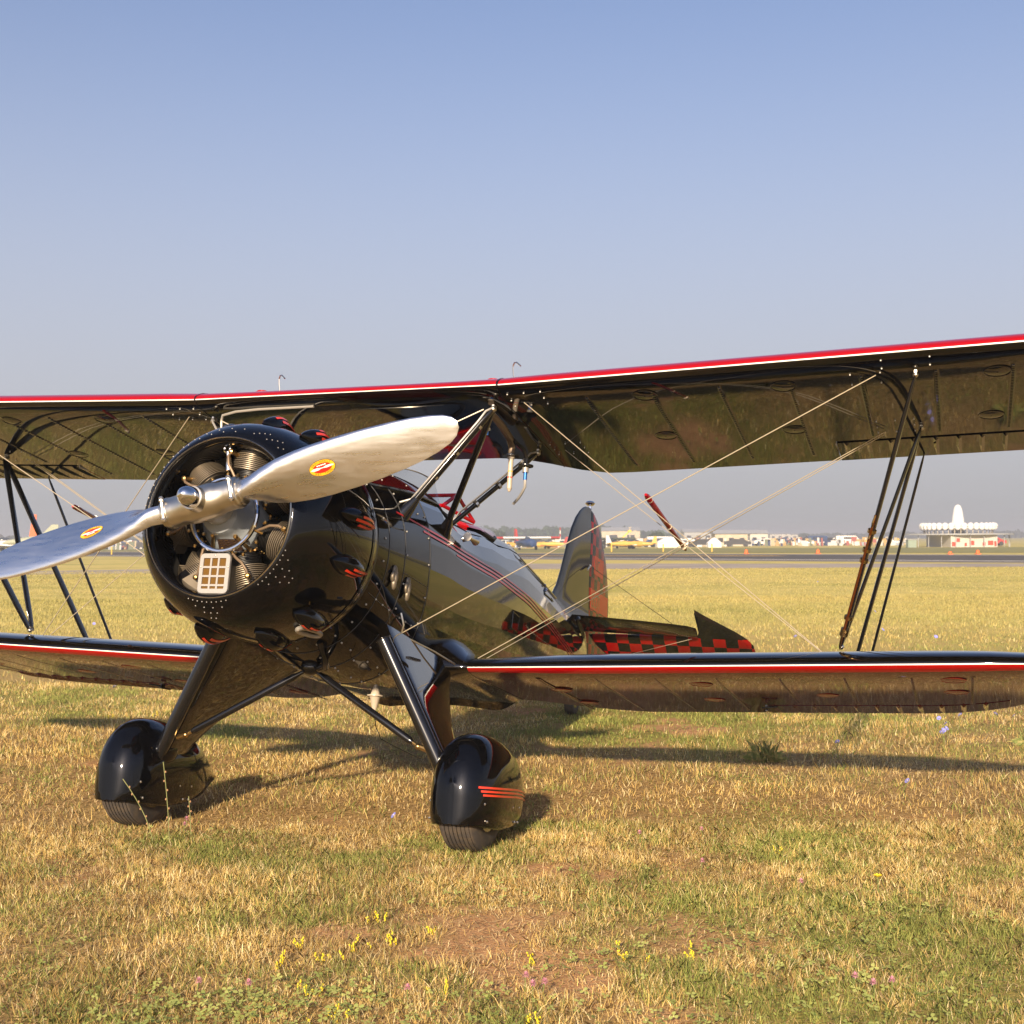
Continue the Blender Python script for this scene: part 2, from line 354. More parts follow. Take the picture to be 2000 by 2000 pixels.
def build_wing(name, z0f, xle, chordf, ys, lo_ais, mats, xlef=None, label=None):
    """ys: stations; lo_ais=(y0,y1) span of the aileron; one mesh for the panel"""
    b_ = MB(); up, lo = UPPER_S, LOWER_S
    tu = [s for s in up if s <= .765]; tl = [s for s in lo if s <= .765]
    def sec(y, full=True):
        c = chordf(y); x = xlef(y) if xlef else xle
        if full: return section(x, y, z0f(y), c)
        return section(x, y, z0f(y), c, tu, tl)
    a0, a1 = lo_ais
    in_ = [y for y in ys if y <= a0] + [a0]; mid = [a0] + [y for y in ys if a0 < y < a1] + [a1]; ou = [a1] + [y for y in ys if y > a1]
    b_.loft([sec(y) for y in in_], True, wing_mats(len(up)), False, True)
    b_.loft([sec(y, False) for y in mid], True, wing_mats(len(tu)), True, True)
    b_.loft([sec(y) for y in ou], True, wing_mats(len(up)), True, True)
    return b_
def lchord(y): return float(np.interp(abs(y), [0, .55, .7, .9, 1.1, 1.3, 3.0, 3.15, 3.3, 3.45, 3.6, 3.75, 3.86, 3.92], [.98, 1.0, 1.08, 1.25, 1.38, CL, CL, 1.42, 1.34, 1.20, .98, .70, .42, .15]))
def lxle(y): return L0[0] - float(np.interp(abs(y), [0, 3.3, 3.5, 3.7, 3.8, 3.88, 3.92], [0, 0, .02, .09, .17, .30, .42]))
def uchord(y): return U0[0] - ucut(y) if abs(y) < 1.3 else float(np.interp(abs(y), [1.3, 3.75, 4.0, 4.2, 4.35, 4.45, 4.5], [CU, CU, 1.36, 1.16, .86, .5, .18]))
def uxle(y): return U0[0] - float(np.interp(abs(y), [0, 3.8, 4.1, 4.3, 4.4, 4.5], [0, 0, .05, .16, .28, .5]))
UA = (2.526, 3.95); LA = (2.06, 3.42)

def fabric_ribs(ys, z_under, xle, s0, s1, chordf, tape=.0030, st_=.0028):
    b_ = MB()
    for y in ys:
        c = chordf(y); n = 14
        secs = []
        for k in range(n + 1):
            s = s0 + (s1 - s0) * k / n; x = xle - s * c; z = z_under(y, s) ; h = tape if 0 < k < n else .0003
            secs.append([(x, y - .016, z + .001), (x, y - .008, z - h), (x, y + .008, z - h), (x, y + .016, z + .001)])
        b_.loft(secs, False)
        for k in range(42):      # stitches
            s = s0 + .02 + (s1 - s0 - .03) * k / 42; x = xle - s * c; z = z_under(y, s)
            b_.box((x, y, z - .003), (.0045, .006, st_))
    return b_
def aileron(side, y0, y1, zf, xle, c, mats, beads=.118):
    b_ = MB(); st = []; y = y0 + .012; 
    ys = [y0 + .004]
    while y < y1 - .02:
        ys += [y + .028, y + .042, y + .056]; y += beads
    ys.append(y1 - .004)
    up = [1, .9, .8, .785]; lo = [.785, .8, .9, 1]
    for k, yy in enumerate(ys):
        bead = .011 if (k - 2) % 3 == 0 and 0 < k < len(ys) - 1 else 0
        p_ = [(xle - s * c, yy, zf(yy) + (yu(s) + INC * s) * c + (bead * .6 if .79 < s < .98 else 0)) for s in up]
        p_ += [(xle - s * c, yy, zf(yy) + (yl(s) + INC * s) * c - (bead if .79 < s < .98 else 0) - .002) for s in lo]
        st.append(p_)
    b_.loft(st, True, lambda k, j: 0 if j < 3 else 1, True, True)
    if side < 0: b_ = b_.mirror_y()
    return b_
def rings(spots, zf, xle, c, q=1.0):
    b_ = MB()
    for y, s in spots:
        cx, cz = xle - s * c, zf(y, s) - .001; sl = (zf(y, s + .05) - zf(y, s - .05)) / (.1 * c)
        ax = Vector((sl, 0, 1)).normalized()
        b_.torus((cx, y, cz), ax, .062, .004, 28, 6, ov=.004 * q); b_.torus((cx, y, cz), ax, .040, .0025, 24, 5, ov=.0025 * q)
        secs = [[(cx + r_ * math.cos(a), y + r_ * math.sin(a), cz - r_ * math.cos(a) * sl - d) for a in np.linspace(0, 2 * math.pi, 24, endpoint=False)] for r_, d in ((.060, .000), (.034, .004), (.004, .0045))]
        b_.loft(secs)
    return b_

for side in (1, -1):
    sy = (lambda b_: b_ if side > 0 else b_.mirror_y())
    # upper outer panel
    b_ = build_wing('upper_wing', uz, U0[0], uchord, [.915, .95, 1.0, 1.07, 1.15, 1.22, 1.3, 1.6, 2.0, 2.5, 2.8, 3.2, 3.6, 4.1, 4.2, 4.3, 4.38, 4.45, 4.5], UA, None, uxle)
    uw = sy(b_).obj('upper_wing', [RED, WHITE, BLACK, BLACK], ROOT, 50)
    ya = [3.075 - .345 * k for k in range(-3, 6)]
    sy(fabric_ribs([y for y in ya if y < UA[0]], lambda y, s: uZb(y, s, CU), U0[0], .10, .93, lambda y: CU)).obj('rib_tape', BLACK, uw, 30, kind='stuff')
    sy(fabric_ribs([y for y in ya if UA[0] < y < 4], lambda y, s: uZb(y, s, CU), U0[0], .10, .74, lambda y: CU)).obj('rib_tape', BLACK, uw, 30, kind='stuff')
    for y_, s_ in ((1.652, .135), (1.63, .57), (2.35, .15), (2.33, .60), (3.35, .16), (3.33, .58)):
        sy(rings([(y_, s_)], uZb, U0[0], CU)).obj('inspection_ring', BLACK, uw)
    al = aileron(side, UA[0], UA[1], uz, U0[0], CU, None).obj('aileron', [RED, BLACK], ROOT, 0, label='ribbed metal aileron of the upper wing')
    e_ = MB(); e_.box((U0[0] - CU * .89, UA[0] - .001, (uZb(UA[0], .89) + .018)), (CU * .105, .0015, .014), Matrix.Rotation(.055, 3, 'Y')); sy(e_).obj('aileron_end_plate', WHITE, al)
    # lower panel
    b_ = build_wing('lower_wing', lz, L0[0], lchord, [.50, .6, .7, .8, .9, 1.0, 1.1, 1.3, 1.7, 2.0, 2.5, 3.0, 3.15, 3.3, 3.44, 3.5, 3.6, 3.7, 3.78, 3.84, 3.88, 3.92], LA, None, lxle)
    lw = sy(b_).obj('lower_wing', [BLACK, WHITE, RED, RED_SHADED], ROOT, 50)
    sy(fabric_ribs([.95 + .33 * k for k in range(0, 4)], lZb, L0[0], .10, .93, lambda y: CL, .0007, .0003)).obj('rib_tape', RED_SHADED, lw, 30, kind='stuff')
    sy(fabric_ribs([2.27, 2.60, 2.93, 3.22], lZb, L0[0], .10, .74, lambda y: CL, .0007, .0003)).obj('rib_tape', RED_SHADED, lw, 30, kind='stuff')
    for y_, s_ in ((.98, .36), (1.0, .72), (1.83, .22), (1.80, .62), (2.46, .5), (3.13, .15), (3.14, .42)):
        sy(rings([(y_, s_)], lZb, L0[0], CL, .5)).obj('inspection_ring', mat('red_ring_paint', (.22, .004, .004), .1), lw)
    a_ = MB(); beads = []
    yy = LA[0] + .01
    up = [1, .9, .8, .785]; lo = [.785, .8, .9, 1]; st = []
    ys = [LA[0] + .004]
    while yy < LA[1] - .06: ys += [yy + .028, yy + .042, yy + .056]; yy += .118
    ys.append(LA[1] - .004)
    for k, y in enumerate(ys):
        bead = .011 if (k - 2) % 3 == 0 and 0 < k < len(ys) - 1 else 0; c = lchord(y); x = lxle(y)
        st.append([(x - s * c, y, lz(y) + (yu(s) + INC * s) * c) for s in up] + [(x - s * c, y, lz(y) + (yl(s) + INC * s) * c - .002 - (bead if .79 < s < .98 else 0)) for s in lo])
    a_.loft(st, True, lambda k, j: 0 if j < 3 else 1, True, True)
    sy(a_).obj('aileron', [BLACK, RED_SHADED], ROOT, 0, label='ribbed metal aileron of the lower wing')
    hb = MB(); hb.box((L0[0] - .74 * CL, LA[0] + .02, lZb(2, .74) - .022), (.022, .006, .018)); hb.box((L0[0] - .77 * CL, LA[0] + .02, lZb(2, .74) - .036), (.05, .008, .004)); hb.cyl((L0[0] - .70 * CL, LA[0] + .0, lZb(2, .7) - .03), (L0[0] - .70 * CL, LA[0] + .09, lZb(2, .7) - .02), .007)
    sy(hb).obj('aileron_horn', SATIN, ROOT)
    # root fairing of the lower wing: swells into the body side
    fr_ = MB(); secs = []
    for y, xo, c, th, dz in ((0, .10, 1.22, 2.0, .03), (.20, .10, 1.22, 2.1, .02), (.36, .10, 1.22, 2.2, .0), (.41, .085, 1.20, 2.15, .0), (.45, .06, 1.16, 1.95, .0), (.49, .035, 1.12, 1.6, .0), (.53, .015, 1.06, 1.28, .0), (.56, .006, 1.02, 1.08, .0), (.585, .003, 1.02, 1.03, .0)):
        q = []
        for s in UPPER_S: q.append((L0[0] + xo - s * c, y, lz(y) + dz * .6 + (yu(s) * th + INC * s) * c))
        for s in LOWER_S: q.append((L0[0] + xo - s * c, y, lz(y) + dz * .6 + (yl(s) * min(th, 1.35) + INC * s) * c))
        secs.append(q)
    fr_.loft(secs); sy(fr_).obj('wing_root_fairing', BLACK, ROOT, 60)

# centre section
b_ = MB(); ysc = [-.907, -.85, -.7, -.55, -.3, 0, .3, .55, .7, .85, .907]
b_.loft([section(U0[0], y, uz(y), uchord(y)) for y in ysc], True, wing_mats(len(UPPER_S)), True, True)
csec = b_.obj('wing_centre_section', [RED, WHITE, BLACK, BLACK], ROOT, 50)
for s_, (y0_, sg) in enumerate((((-.909), -1), (.909, 1))):
    b_ = MB(); q = section(U0[0], y0_, uz(y0_), uchord(y0_)); q2 = [(x + (.003 if i in (15, 16, 17, 18) else 0), y, z + (.003 if i < 17 else -.003)) for i, (x, y, z) in enumerate(q)]
    b_.loft([[(x, y - .004, z) for x, y, z in q2], [(x, y + .004, z) for x, y, z in q2]], True, 0, True, True); b_.obj('joint_strip', SATIN, csec)
for y_ in (-.62, .80):      # fuel caps with hooked vents on top of the centre section
    s_ = .17; zt = uz(y_) + (yu(s_) + INC * s_) * CU; x_ = U0[0] - s_ * CU
    b_ = MB(); b_.cyl((x_, y_ - .0, zt - .015), (x_, y_, zt + .002), .05, 20); b_.cyl((x_, y_, zt + .002), (x_, y_, zt + .014), .034, 14); b_.obj('fuel_cap', RED, csec)
    b_ = MB(); x2 = x_ + .03; y2 = y_ + .13; z2 = zt - .01
    b_.tube([(x2, y2, z2), (x2, y2 - .012, z2 + .06), (x2, y2 - .014, z2 + .085), (x2 + .01, y2 - .004, z2 + .102), (x2 + .02, y2 + .012, z2 + .100), (x2 + .03, y2 + .04, z2 + .075)], .0042, 6); b_.obj('fuel_vent', STEEL, csec)

# ------------------------------------------------------------------ fuselage
FS = [(-.86, .468, .432, -.505, 2.0), (-1.0, .475, .452, -.565, 2.05), (-1.2, .475, .49, -.615, 2.15), (-1.5, .468, .535, -.655, 2.3), (-1.85, .465, .555, -.655, 2.4), (-2.0, .463, .50, -.652, 2.4), (-2.15, .462, .47, -.645, 2.4),
      (-2.5, .458, .475, -.635, 2.35), (-2.75, .455, .51, -.62, 2.35), (-3.05, .443, .515, -.61, 2.3), (-3.3, .43, .555, -.60, 2.25), (-3.5, .415, .562, -.58, 2.25), (-4.2, .34, .51, -.48, 2.1), (-5.0, .235, .437, -.34, 2.0), (-5.6, .15, .375, -.20, 1.9), (-6.2, .055, .315, -.05, 1.9)]
fx_ = np.array([s[0] for s in FS])[::-1]
def fget(x): return [float(np.interp(x, fx_, np.array([s[i] for s in FS])[::-1])) for i in range(1, 5)]
def fpt(x, a, off=0.0):
    """surface point at station x, a = angle from the top towards the plane's left"""
    w_, tp, bt, n = fget(x); zc = .0 + (tp + bt) / 2 * .35; ht = (tp - zc) if math.cos(a) > 0 else (zc - bt)
    sa, ca = math.sin(a), math.cos(a); e = 2 / n
    y = (w_ + off) * math.copysign(abs(sa) ** e, sa); z = zc + (ht + off) * math.copysign(abs(ca) ** e, ca); return (x, y, z)
def fsurf_z(x, z, off=.0, sd=1):
    """point on the side of the body at height z"""
    lo, hi = .02, math.pi - .02
    for _ in range(40):
        m_ = (lo + hi) / 2
        if fpt(x, m_)[2] > z: lo = m_
        else: hi = m_
    q = fpt(x, lo, off); return (q[0], q[1] * sd, z)
def fsec(x, n=56): return [fpt(x, 2 * math.pi * k / n) for k in range(n)]
b_ = MB(); xs = list(np.linspace(-.86, -1.55, 10))
b_.loft([fsec(x) for x in xs], True, 0, False, True); fb = b_.obj('forward_fuselage', BLACKM, ROOT, 60)
# aft body: flat facets between the stringers
ang = [0, 14, 27, 40, 53, 66, 78, 90, 102, 114, 126, 139, 153, 167, 180]; ang = ang + [360 - a for a in ang[-2:0:-1]]
b_ = MB(); xs = [-1.55, -1.75, -1.85, -2.0, -2.15, -2.5, -2.75, -3.05, -3.3, -3.5, -4.2, -5.0, -5.6, -6.2]
b_.loft([[fpt(x, R(a), -.001 if x > -1.6 else 0) for a in ang] for x in xs], True, 0, True, True)
aft = b_.obj('aft_fuselage', BLACK, ROOT, 6)
# longitudinal edges crisp, top deck soft
b_ = MB(); xs = list(np.linspace(-.90, -1.95, 10)); secs = []
for x in xs: secs.append([fpt(x, R(a), .004) for a in np.linspace(-44, 44, 23)])
b_.loft(secs, False); b_.obj('forward_deck', mat('red_deck_dimmed_by_reflection', (.10, .004, .004), .12, coat=.6), ROOT, 60)  # red deck; the black wing mirrored in it is painted in as darkening
b_ = MB(); secs = []
for x in np.linspace(-2.0, -4.5, 16): secs.append([fpt(x, R(a), .003) for a in np.linspace(-40, 40, 23)])
b_.loft(secs, False); b_.obj('turtle_deck', BLACKM, ROOT, 60)
for sd_ in (1, -1):            # longeron moulding
    b_ = MB(); b_.tube([Vector(fpt(x, R(45) * sd_, .006)) for x in np.linspace(-.93, -1.86, 10)], .008, 6); b_.obj('deck_moulding', SATIN, ROOT)
    b_ = MB(); b_.tube([Vector(fpt(x, R(46) * sd_, .004)) for x in np.linspace(-3.5, -4.75, 8)], .006, 6); b_.obj('deck_moulding', SATIN, ROOT)
# panel seams of the metal nose, baggage hatch
b_ = MB()
for x in (-.98, -1.18, -1.53):
    b_.tube([Vector(fpt(x, R(a), .0005)) for a in range(0, 361, 6)], .0022, 5)
b_.tube([Vector(fpt(x, R(97), .0005)) for x in np.linspace(-1.18, -1.53, 5)], .0022, 5); b_.tube([Vector(fpt(x, R(118), .0005)) for x in np.linspace(-.9, -1.53, 7)], .0022, 5)
b_.obj('panel_seam', mat('seam_grey', (.07, .07, .07), .3), fb)
def strip(zf, xs, hw, off, sd, m, name, parent):
    b_ = MB(); secs = [[fsurf_z(x, zf(x) + hw, off, sd), fsurf_z(x, zf(x) - hw, off, sd)] for x in xs]
    if sd < 0: secs = [s[::-1] for s in secs]
    b_.loft(secs, False); return b_.obj(name, m, parent, 60)
zs = lambda x: float(np.interp(x, [-5.95, -5.2, -4.5, -3.9, -3.4, -2.6, -1.0], [-.10, -.045, .01, .062, .105, .150, .178]))
for sd_ in (1, -1):
    for k, (dz, x0_) in enumerate(((.026, -1.12), (0, -1.45), (-.026, -1.95))):
        xs_ = [x0_ - .03 * i for i in range(int((5.9 + x0_) / .03) + 1)] if False else list(np.linspace(x0_, -5.92, 70))
        strip(lambda x, dz=dz: zs(x) + dz * (1 if x > -4 else 1 - (-4 - x) * .12), xs_, .0055, .0028, sd_, PINK, 'pinstripe', aft)
# hatch outlines on the side
b_ = MB()
h_ = [fsurf_z(x, z, .003) for x, z in ((-3.02, -.03), (-3.17, -.045), (-3.17, -.145), (-3.02, -.135), (-3.02, -.03))]
b_.tube([Vector(q) for q in h_], .003, 5); b_.obj('hatch_edge', SATIN, aft)
b_ = MB(); b_.add([Vector(q) for q in h_[:4]], [(0, 3, 2, 1)]); b_.obj('baggage_hatch', BLACKM, aft)
b_ = MB(); q = [Vector(fpt(x, R(a), .003)) for x, a in ((-4.05, 30), (-4.1, 62), (-4.45, 60), (-4.4, 30))]; b_.add(q, [(0, 1, 2, 3)]); b_.tube(q + [q[0]], .003, 5); b_.obj('access_panel', BLACKM, aft)
b_ = MB()
for k in range(4): b_.sph(Vector(fpt(-4.20, R(52 + 3 * (k % 2)), .008)) + Vector((.012 * k - .02, 0, .012 * (k % 3) - .012)), .009, 6, 4)
b_.obj('chrome_latch', CHROME, aft)

# screws on the nose panels, geometry but far too small to pick apart
b_ = MB()
for x in (-.93, -1.20, -1.51):
    for a in range(20, 341, 13): b_.sph(fpt(x, R(a + (4 if x < -1 else 0)), .002), .006, 6, 3)
for a, xs_ in ((118, (-.98, -1.06, -1.14, -1.28, -1.36, -1.44)), (150, (-1.0, -1.1, -1.3, -1.42)), (168, (-1.05, -1.25, -1.4)), (62, (-1.28, -1.42))):
    for x in xs_: b_.sph(fpt(x, R(a), .002), .006, 6, 3); b_.sph(fpt(x, -R(a), .002), .006, 6, 3)
b_.obj('screws', mat('dull_screws', (.45, .42, .36), .35, metal=.5), fb, kind='stuff')
# louvre vents at the plane's left
for x_, a_ in ((-1.06, 102), (-1.24, 103)):
    b_ = MB(); c = Vector(fpt(x_, R(a_), .012))
    b_.torus(c, (0, 1, -.1), .026, .010, 18, 8); b_.sph(c + Vector((0, 0, .03)), (.018, .014, .03), 10, 6); b_.sph(c - Vector((0, -.0, .034)), (.018, .014, .034), 10, 6); b_.sph(c, (.013, .016, .055), 10, 6)
    b_.obj('louvre_vent', CAST, fb)
# drain mast and carburettor duct under the nose
b_ = MB(); b_.tube([(-1.50, .22, -.655), (-1.50, .22, -.695), (-1.50, .22, -.712)], [.008, .022, .028], 14); b_.cyl((-1.50, .22, -.711), (-1.50, .22, -.718), .044, 20); b_.tube([(-1.50, .22, -.718), (-1.50, .22, -.726), (-1.50, .22, -.80)], [.034, .028, .010], 14)
b_.obj('ceramic_mast', CERAM, ROOT)
b_ = MB(); b_.tube([(-1.50, .22, -.80), (-1.51, .235, -.88), (-1.53, .26, -.94), (-1.57, .34, -.98), (-1.62, .46, -1.03)], .0028, 5); b_.obj('antenna_wire', SATIN, ROOT)
# belly bulge fairing (right wing root seen under the nose)


# cockpits
RM_ = mat('dark_coaming_leather', (.015, .012, .01), .55)
for cx_, hx_, nm in ((-2.20, .25, 'front'), (-3.02, .27, 'rear')):
    b_ = MB(); ring = []; rg2 = []
    for k in range(28):
        a = 2 * math.pi * k / 28; x = cx_ + hx_ * math.cos(a); th = R(33) * math.sin(a); ring.append(Vector(fpt(x, th, .012))); rg2.append(Vector(fpt(x, th, .006)))
    b_.tube(ring + [ring[0]], .014, 8); b_.obj('cockpit_coaming', RM_, ROOT)
    b_ = MB(); b_.add(rg2 + [sum(rg2, Vector()) / 28], [(k, (k + 1) % 28, 28) for k in range(28)]); b_.obj('cockpit_shade_disc', COCKPIT_SHADE, ROOT, 0)  # dark disc on the uncut deck, painted shade for the cockpit hollow
# front windscreen: one wrapped sheet
b_ = MB(); secs = []
for i in range(9):
    f_ = i / 8; row = []
    for k in range(21):
        a = R(-50 + 5 * k); base = Vector(fpt(-1.56 - .34 * (abs(a) / R(50)) ** 1.5, a * .95, .004))
        top = Vector((-1.80 - .12 * (abs(a) / R(50)) ** 2, .30 * math.sin(a * 1.5) / math.sin(R(75)), .515 + .115 * math.cos(a * 1.5) ** .8))
        row.append(base.lerp(top, f_))
    secs.append(row)
b_.loft(secs, False); ws = b_.obj('front_windscreen', GLASS, ROOT, 60)
b_ = MB(); b_.tube(secs[-1], .004, 6); b_.obj('windscreen_rim', STEEL, ws)
b_ = MB(); b_.tube(secs[0], .007, 6); b_.obj('windscreen_base', SATIN, ws)
# rear windscreen in a red frame
P0 = [(-2.60, .27, .52), (-2.60, -.27, .52)]
ftl, ftr, fbl, fbr = Vector((-2.78, .10, .690)), Vector((-2.78, -.16, .690)), Vector((-2.62, .07, .585)), Vector((-2.62, -.10, .585))
sbl, sbr = Vector((-2.88, .19, .53)), Vector((-2.88, -.22, .53))
for a, c in ((ftl, ftr), (ftl, fbl), (ftr, fbr), (ftl, sbl), (ftr, sbr), (fbl, fbr), (fbl, sbl), (fbr, sbr)):
    b_ = MB(); b_.tube([a, c], .013, 8); b_.obj('rear_windscreen_frame', RED, ROOT)
b_ = MB(); b_.add([ftl, ftr, fbr, fbl], [(0, 1, 2, 3)]); b_.add([ftl, fbl, sbl], [(0, 1, 2)]); b_.add([ftr, fbr, sbr], [(0, 1, 2)]); b_.obj('rear_windscreen', GLASS, ROOT, 0)
# red headrest fairing behind the rear cockpit
b_ = MB(); secs = []
for x, w_, h_ in ((-2.62, .26, .012), (-2.8, .27, .016), (-3.0, .26, .025), (-3.2, .24, .04), (-3.33, .19, .05), (-3.46, .12, .035), (-3.55, .03, .005)):
    z0 = fget(x)[1]; secs.append([(x, w_ * math.sin(a), z0 - .055 + (h_ + .055) * math.cos(a)) for a in np.linspace(-1.5, 1.5, 17)])
b_.loft(secs, False, 0, True, True); b_.obj('headrest_fairing', RED, ROOT, 60)
q = Vector((-2.10, .475, .262)); b_ = MB(); b_.tube([q + Vector((.055, 0, 0)), q + Vector((.03, 0, 0)), q, q + Vector((-.05, 0, 0)), q + Vector((-.085, 0, 0))], [.026, .014, .011, .017, .026], 14); vt = b_.obj('venturi_tube', STEEL, ROOT)
b_ = MB(); b_.tube([q + Vector((-.01, -.05, 0)), q + Vector((-.01, -.01, 0))], [.02, .010], 10); b_.obj('venturi_bracket', STEEL, vt)

# ------------------------------------------------------------------ cowling
CZ = -.035
cprof = [(-.30, .345), (-.20, .347), (-.150, .352), (-.125, .362), (-.118, .374), (-.124, .388), (-.140, .406), (-.168, .430), (-.205, .454), (-.26, .479), (-.34, .501), (-.43, .513), (-.53, .519), (-.62, .518), (-.70, .512), (-.775, .500), (-.775, .490), (-.70, .500), (-.5, .505)]
b_ = MB(); b_.rev(cprof, 96, (0, CZ)); cowl = b_.obj('cowling', BLACKM, ROOT, 60)
b_ = MB(); b_.rev([(-.119, .371), (-.113, .3735), (-.119, .3765)], 96, (0, CZ)); b_.obj('cowl_lip_edge', STEEL, cowl)
def cowl_r(x):
    xs_ = [q[0] for q in cprof[4:16]]; rs_ = [q[1] for q in cprof[4:16]]; return float(np.interp(-x, [-v for v in xs_], rs_))
b_ = MB(); b_.rev([(-.78, .485), (-.80, .475), (-.86, .468)], 96, (0, CZ)); b_.obj('cowl_gap_ring', MATTE, ROOT)
b_ = MB(); b_.rev([(-.705, .5165), (-.709, .5185), (-.722, .5165), (-.735, .515)], 96, (0, CZ)); b_.obj('cowl_band', SATIN, cowl)
def bump_mesh():
    """teardrop blister: x back from 0 to -.27, sits on z=0; three red stripes on the flank as raised strips"""
    b_ = MB(); secs = []; n = 16; m_ = 22
    prof = lambda u: (math.sin(math.pi * min(1, u / .42) / 2) if u < .42 else max(0, math.cos(math.pi / 2 * (u - .42) / .58)) ** 1.25) 
    wid = lambda u: .050 * (math.sin(math.pi * min(1, u / .36) / 2) ** .7 if u < .36 else max(0, math.cos(math.pi / 2 * (u - .36) / .64)) ** .9)
    hei = lambda u: .060 * prof(u)
    for i in range(m_ + 1):
        u = i / m_; secs.append([(-u * .36, wid(u) * math.cos(a), -.012 + (hei(u) + .012) * math.sin(a)) for a in np.linspace(0, math.pi, n + 1)])
    b_.loft(secs, False)
    for k, (a, u0, u1) in enumerate(((1.42, .30, .98), (1.02, .20, .98), (.62, .30, .98))):
        st = []
        for i in range(19):
            u = u0 + (u1 - u0) * i / 18; h = .055 if True else 0
            def pt(aa): return (-u * .36, (wid(u) + .0035) * math.cos(aa), -.012 + (hei(u) + .0155) * math.sin(aa))
            hw = .0058 / max(.022, wid(u) * .5 + hei(u) * .5); st.append([pt(a - hw), pt(a + hw)])
        b_.loft(st, False, 1)
    return b_
bmesh_ = bump_mesh(); first = None
for a in (340, 6, 31, 57, 83, 108, 142, 166, 203, 228, 255, 281, 310):
    th = R(a)
    # frame: x along, y tangential, z radial; mirrored so the stripes sit on the lower / outboard flank
    rad = Vector((0, math.sin(th), math.cos(th))); tang = Vector((0, math.cos(th), -math.sin(th)))
    if a > 180: tang = -tang
    x0 = -.345; r0 = cowl_r(-.50) + .002
    M_ = Matrix(((1, 0, 0, x0), (0, tang.y, rad.y, r0 * math.sin(th)), (0, tang.z, rad.z, CZ + r0 * math.cos(th)), (0, 0, 0, 1)))
    if first is None: first = bmesh_.obj('rocker_blister', [BLACKM, ORED], cowl, 60); o = first
    else: o = first.copy(); col.objects.link(o); o.parent = cowl
    o.matrix_local = M_
# riveted patches round the lip
b_ = MB()
def lipdot(x, a): r_ = cowl_r(x); b_.sph((x, r_ * math.sin(R(a)), CZ + r_ * math.cos(R(a))), .0034, 6, 3)
for a0 in (128, 182):
    for k in range(-4, 5): lipdot(-.128, a0 + k * 3.6)
    for k in (-3, -1, 1, 3): lipdot(-.150, a0 + k * 3.2)
    for k in (-2, 0, 2): lipdot(-.175, a0 + k * 2.2)
    for k in (-1, 1): lipdot(-.205, a0 + k * 1.6)
for a in range(-112, 10, 9): lipdot(-.14, a); lipdot(-.165, a + 4)
for k in range(10): lipdot(-.15 - .012 * (k % 4), 18 + 2.6 * k)
b_.obj('lip_rivets', mat('dull_rivets', (.30, .28, .25), .35, metal=.6), cowl, kind='stuff')
# oblong cooling gill low on the plane's left side
b_ = MB(); c = Vector((-.60, .515 * math.sin(R(150)), CZ + .515 * math.cos(R(150)))); tg = Vector((0, math.cos(R(150)), -math.sin(R(150)))); rd = Vector((0, math.sin(R(150)), math.cos(R(150))))
ring = [c + Vector((1, 0, 0)) * (.085 * math.cos(a) + (.03 if math.cos(a) > 0 else -.03)) + tg * (.020 * math.sin(a)) + rd * .016 for a in np.linspace(0, 2 * math.pi, 25)]
b_.tube(ring, .011, 8); b_.obj('cooling_gill', FILTW, cowl)

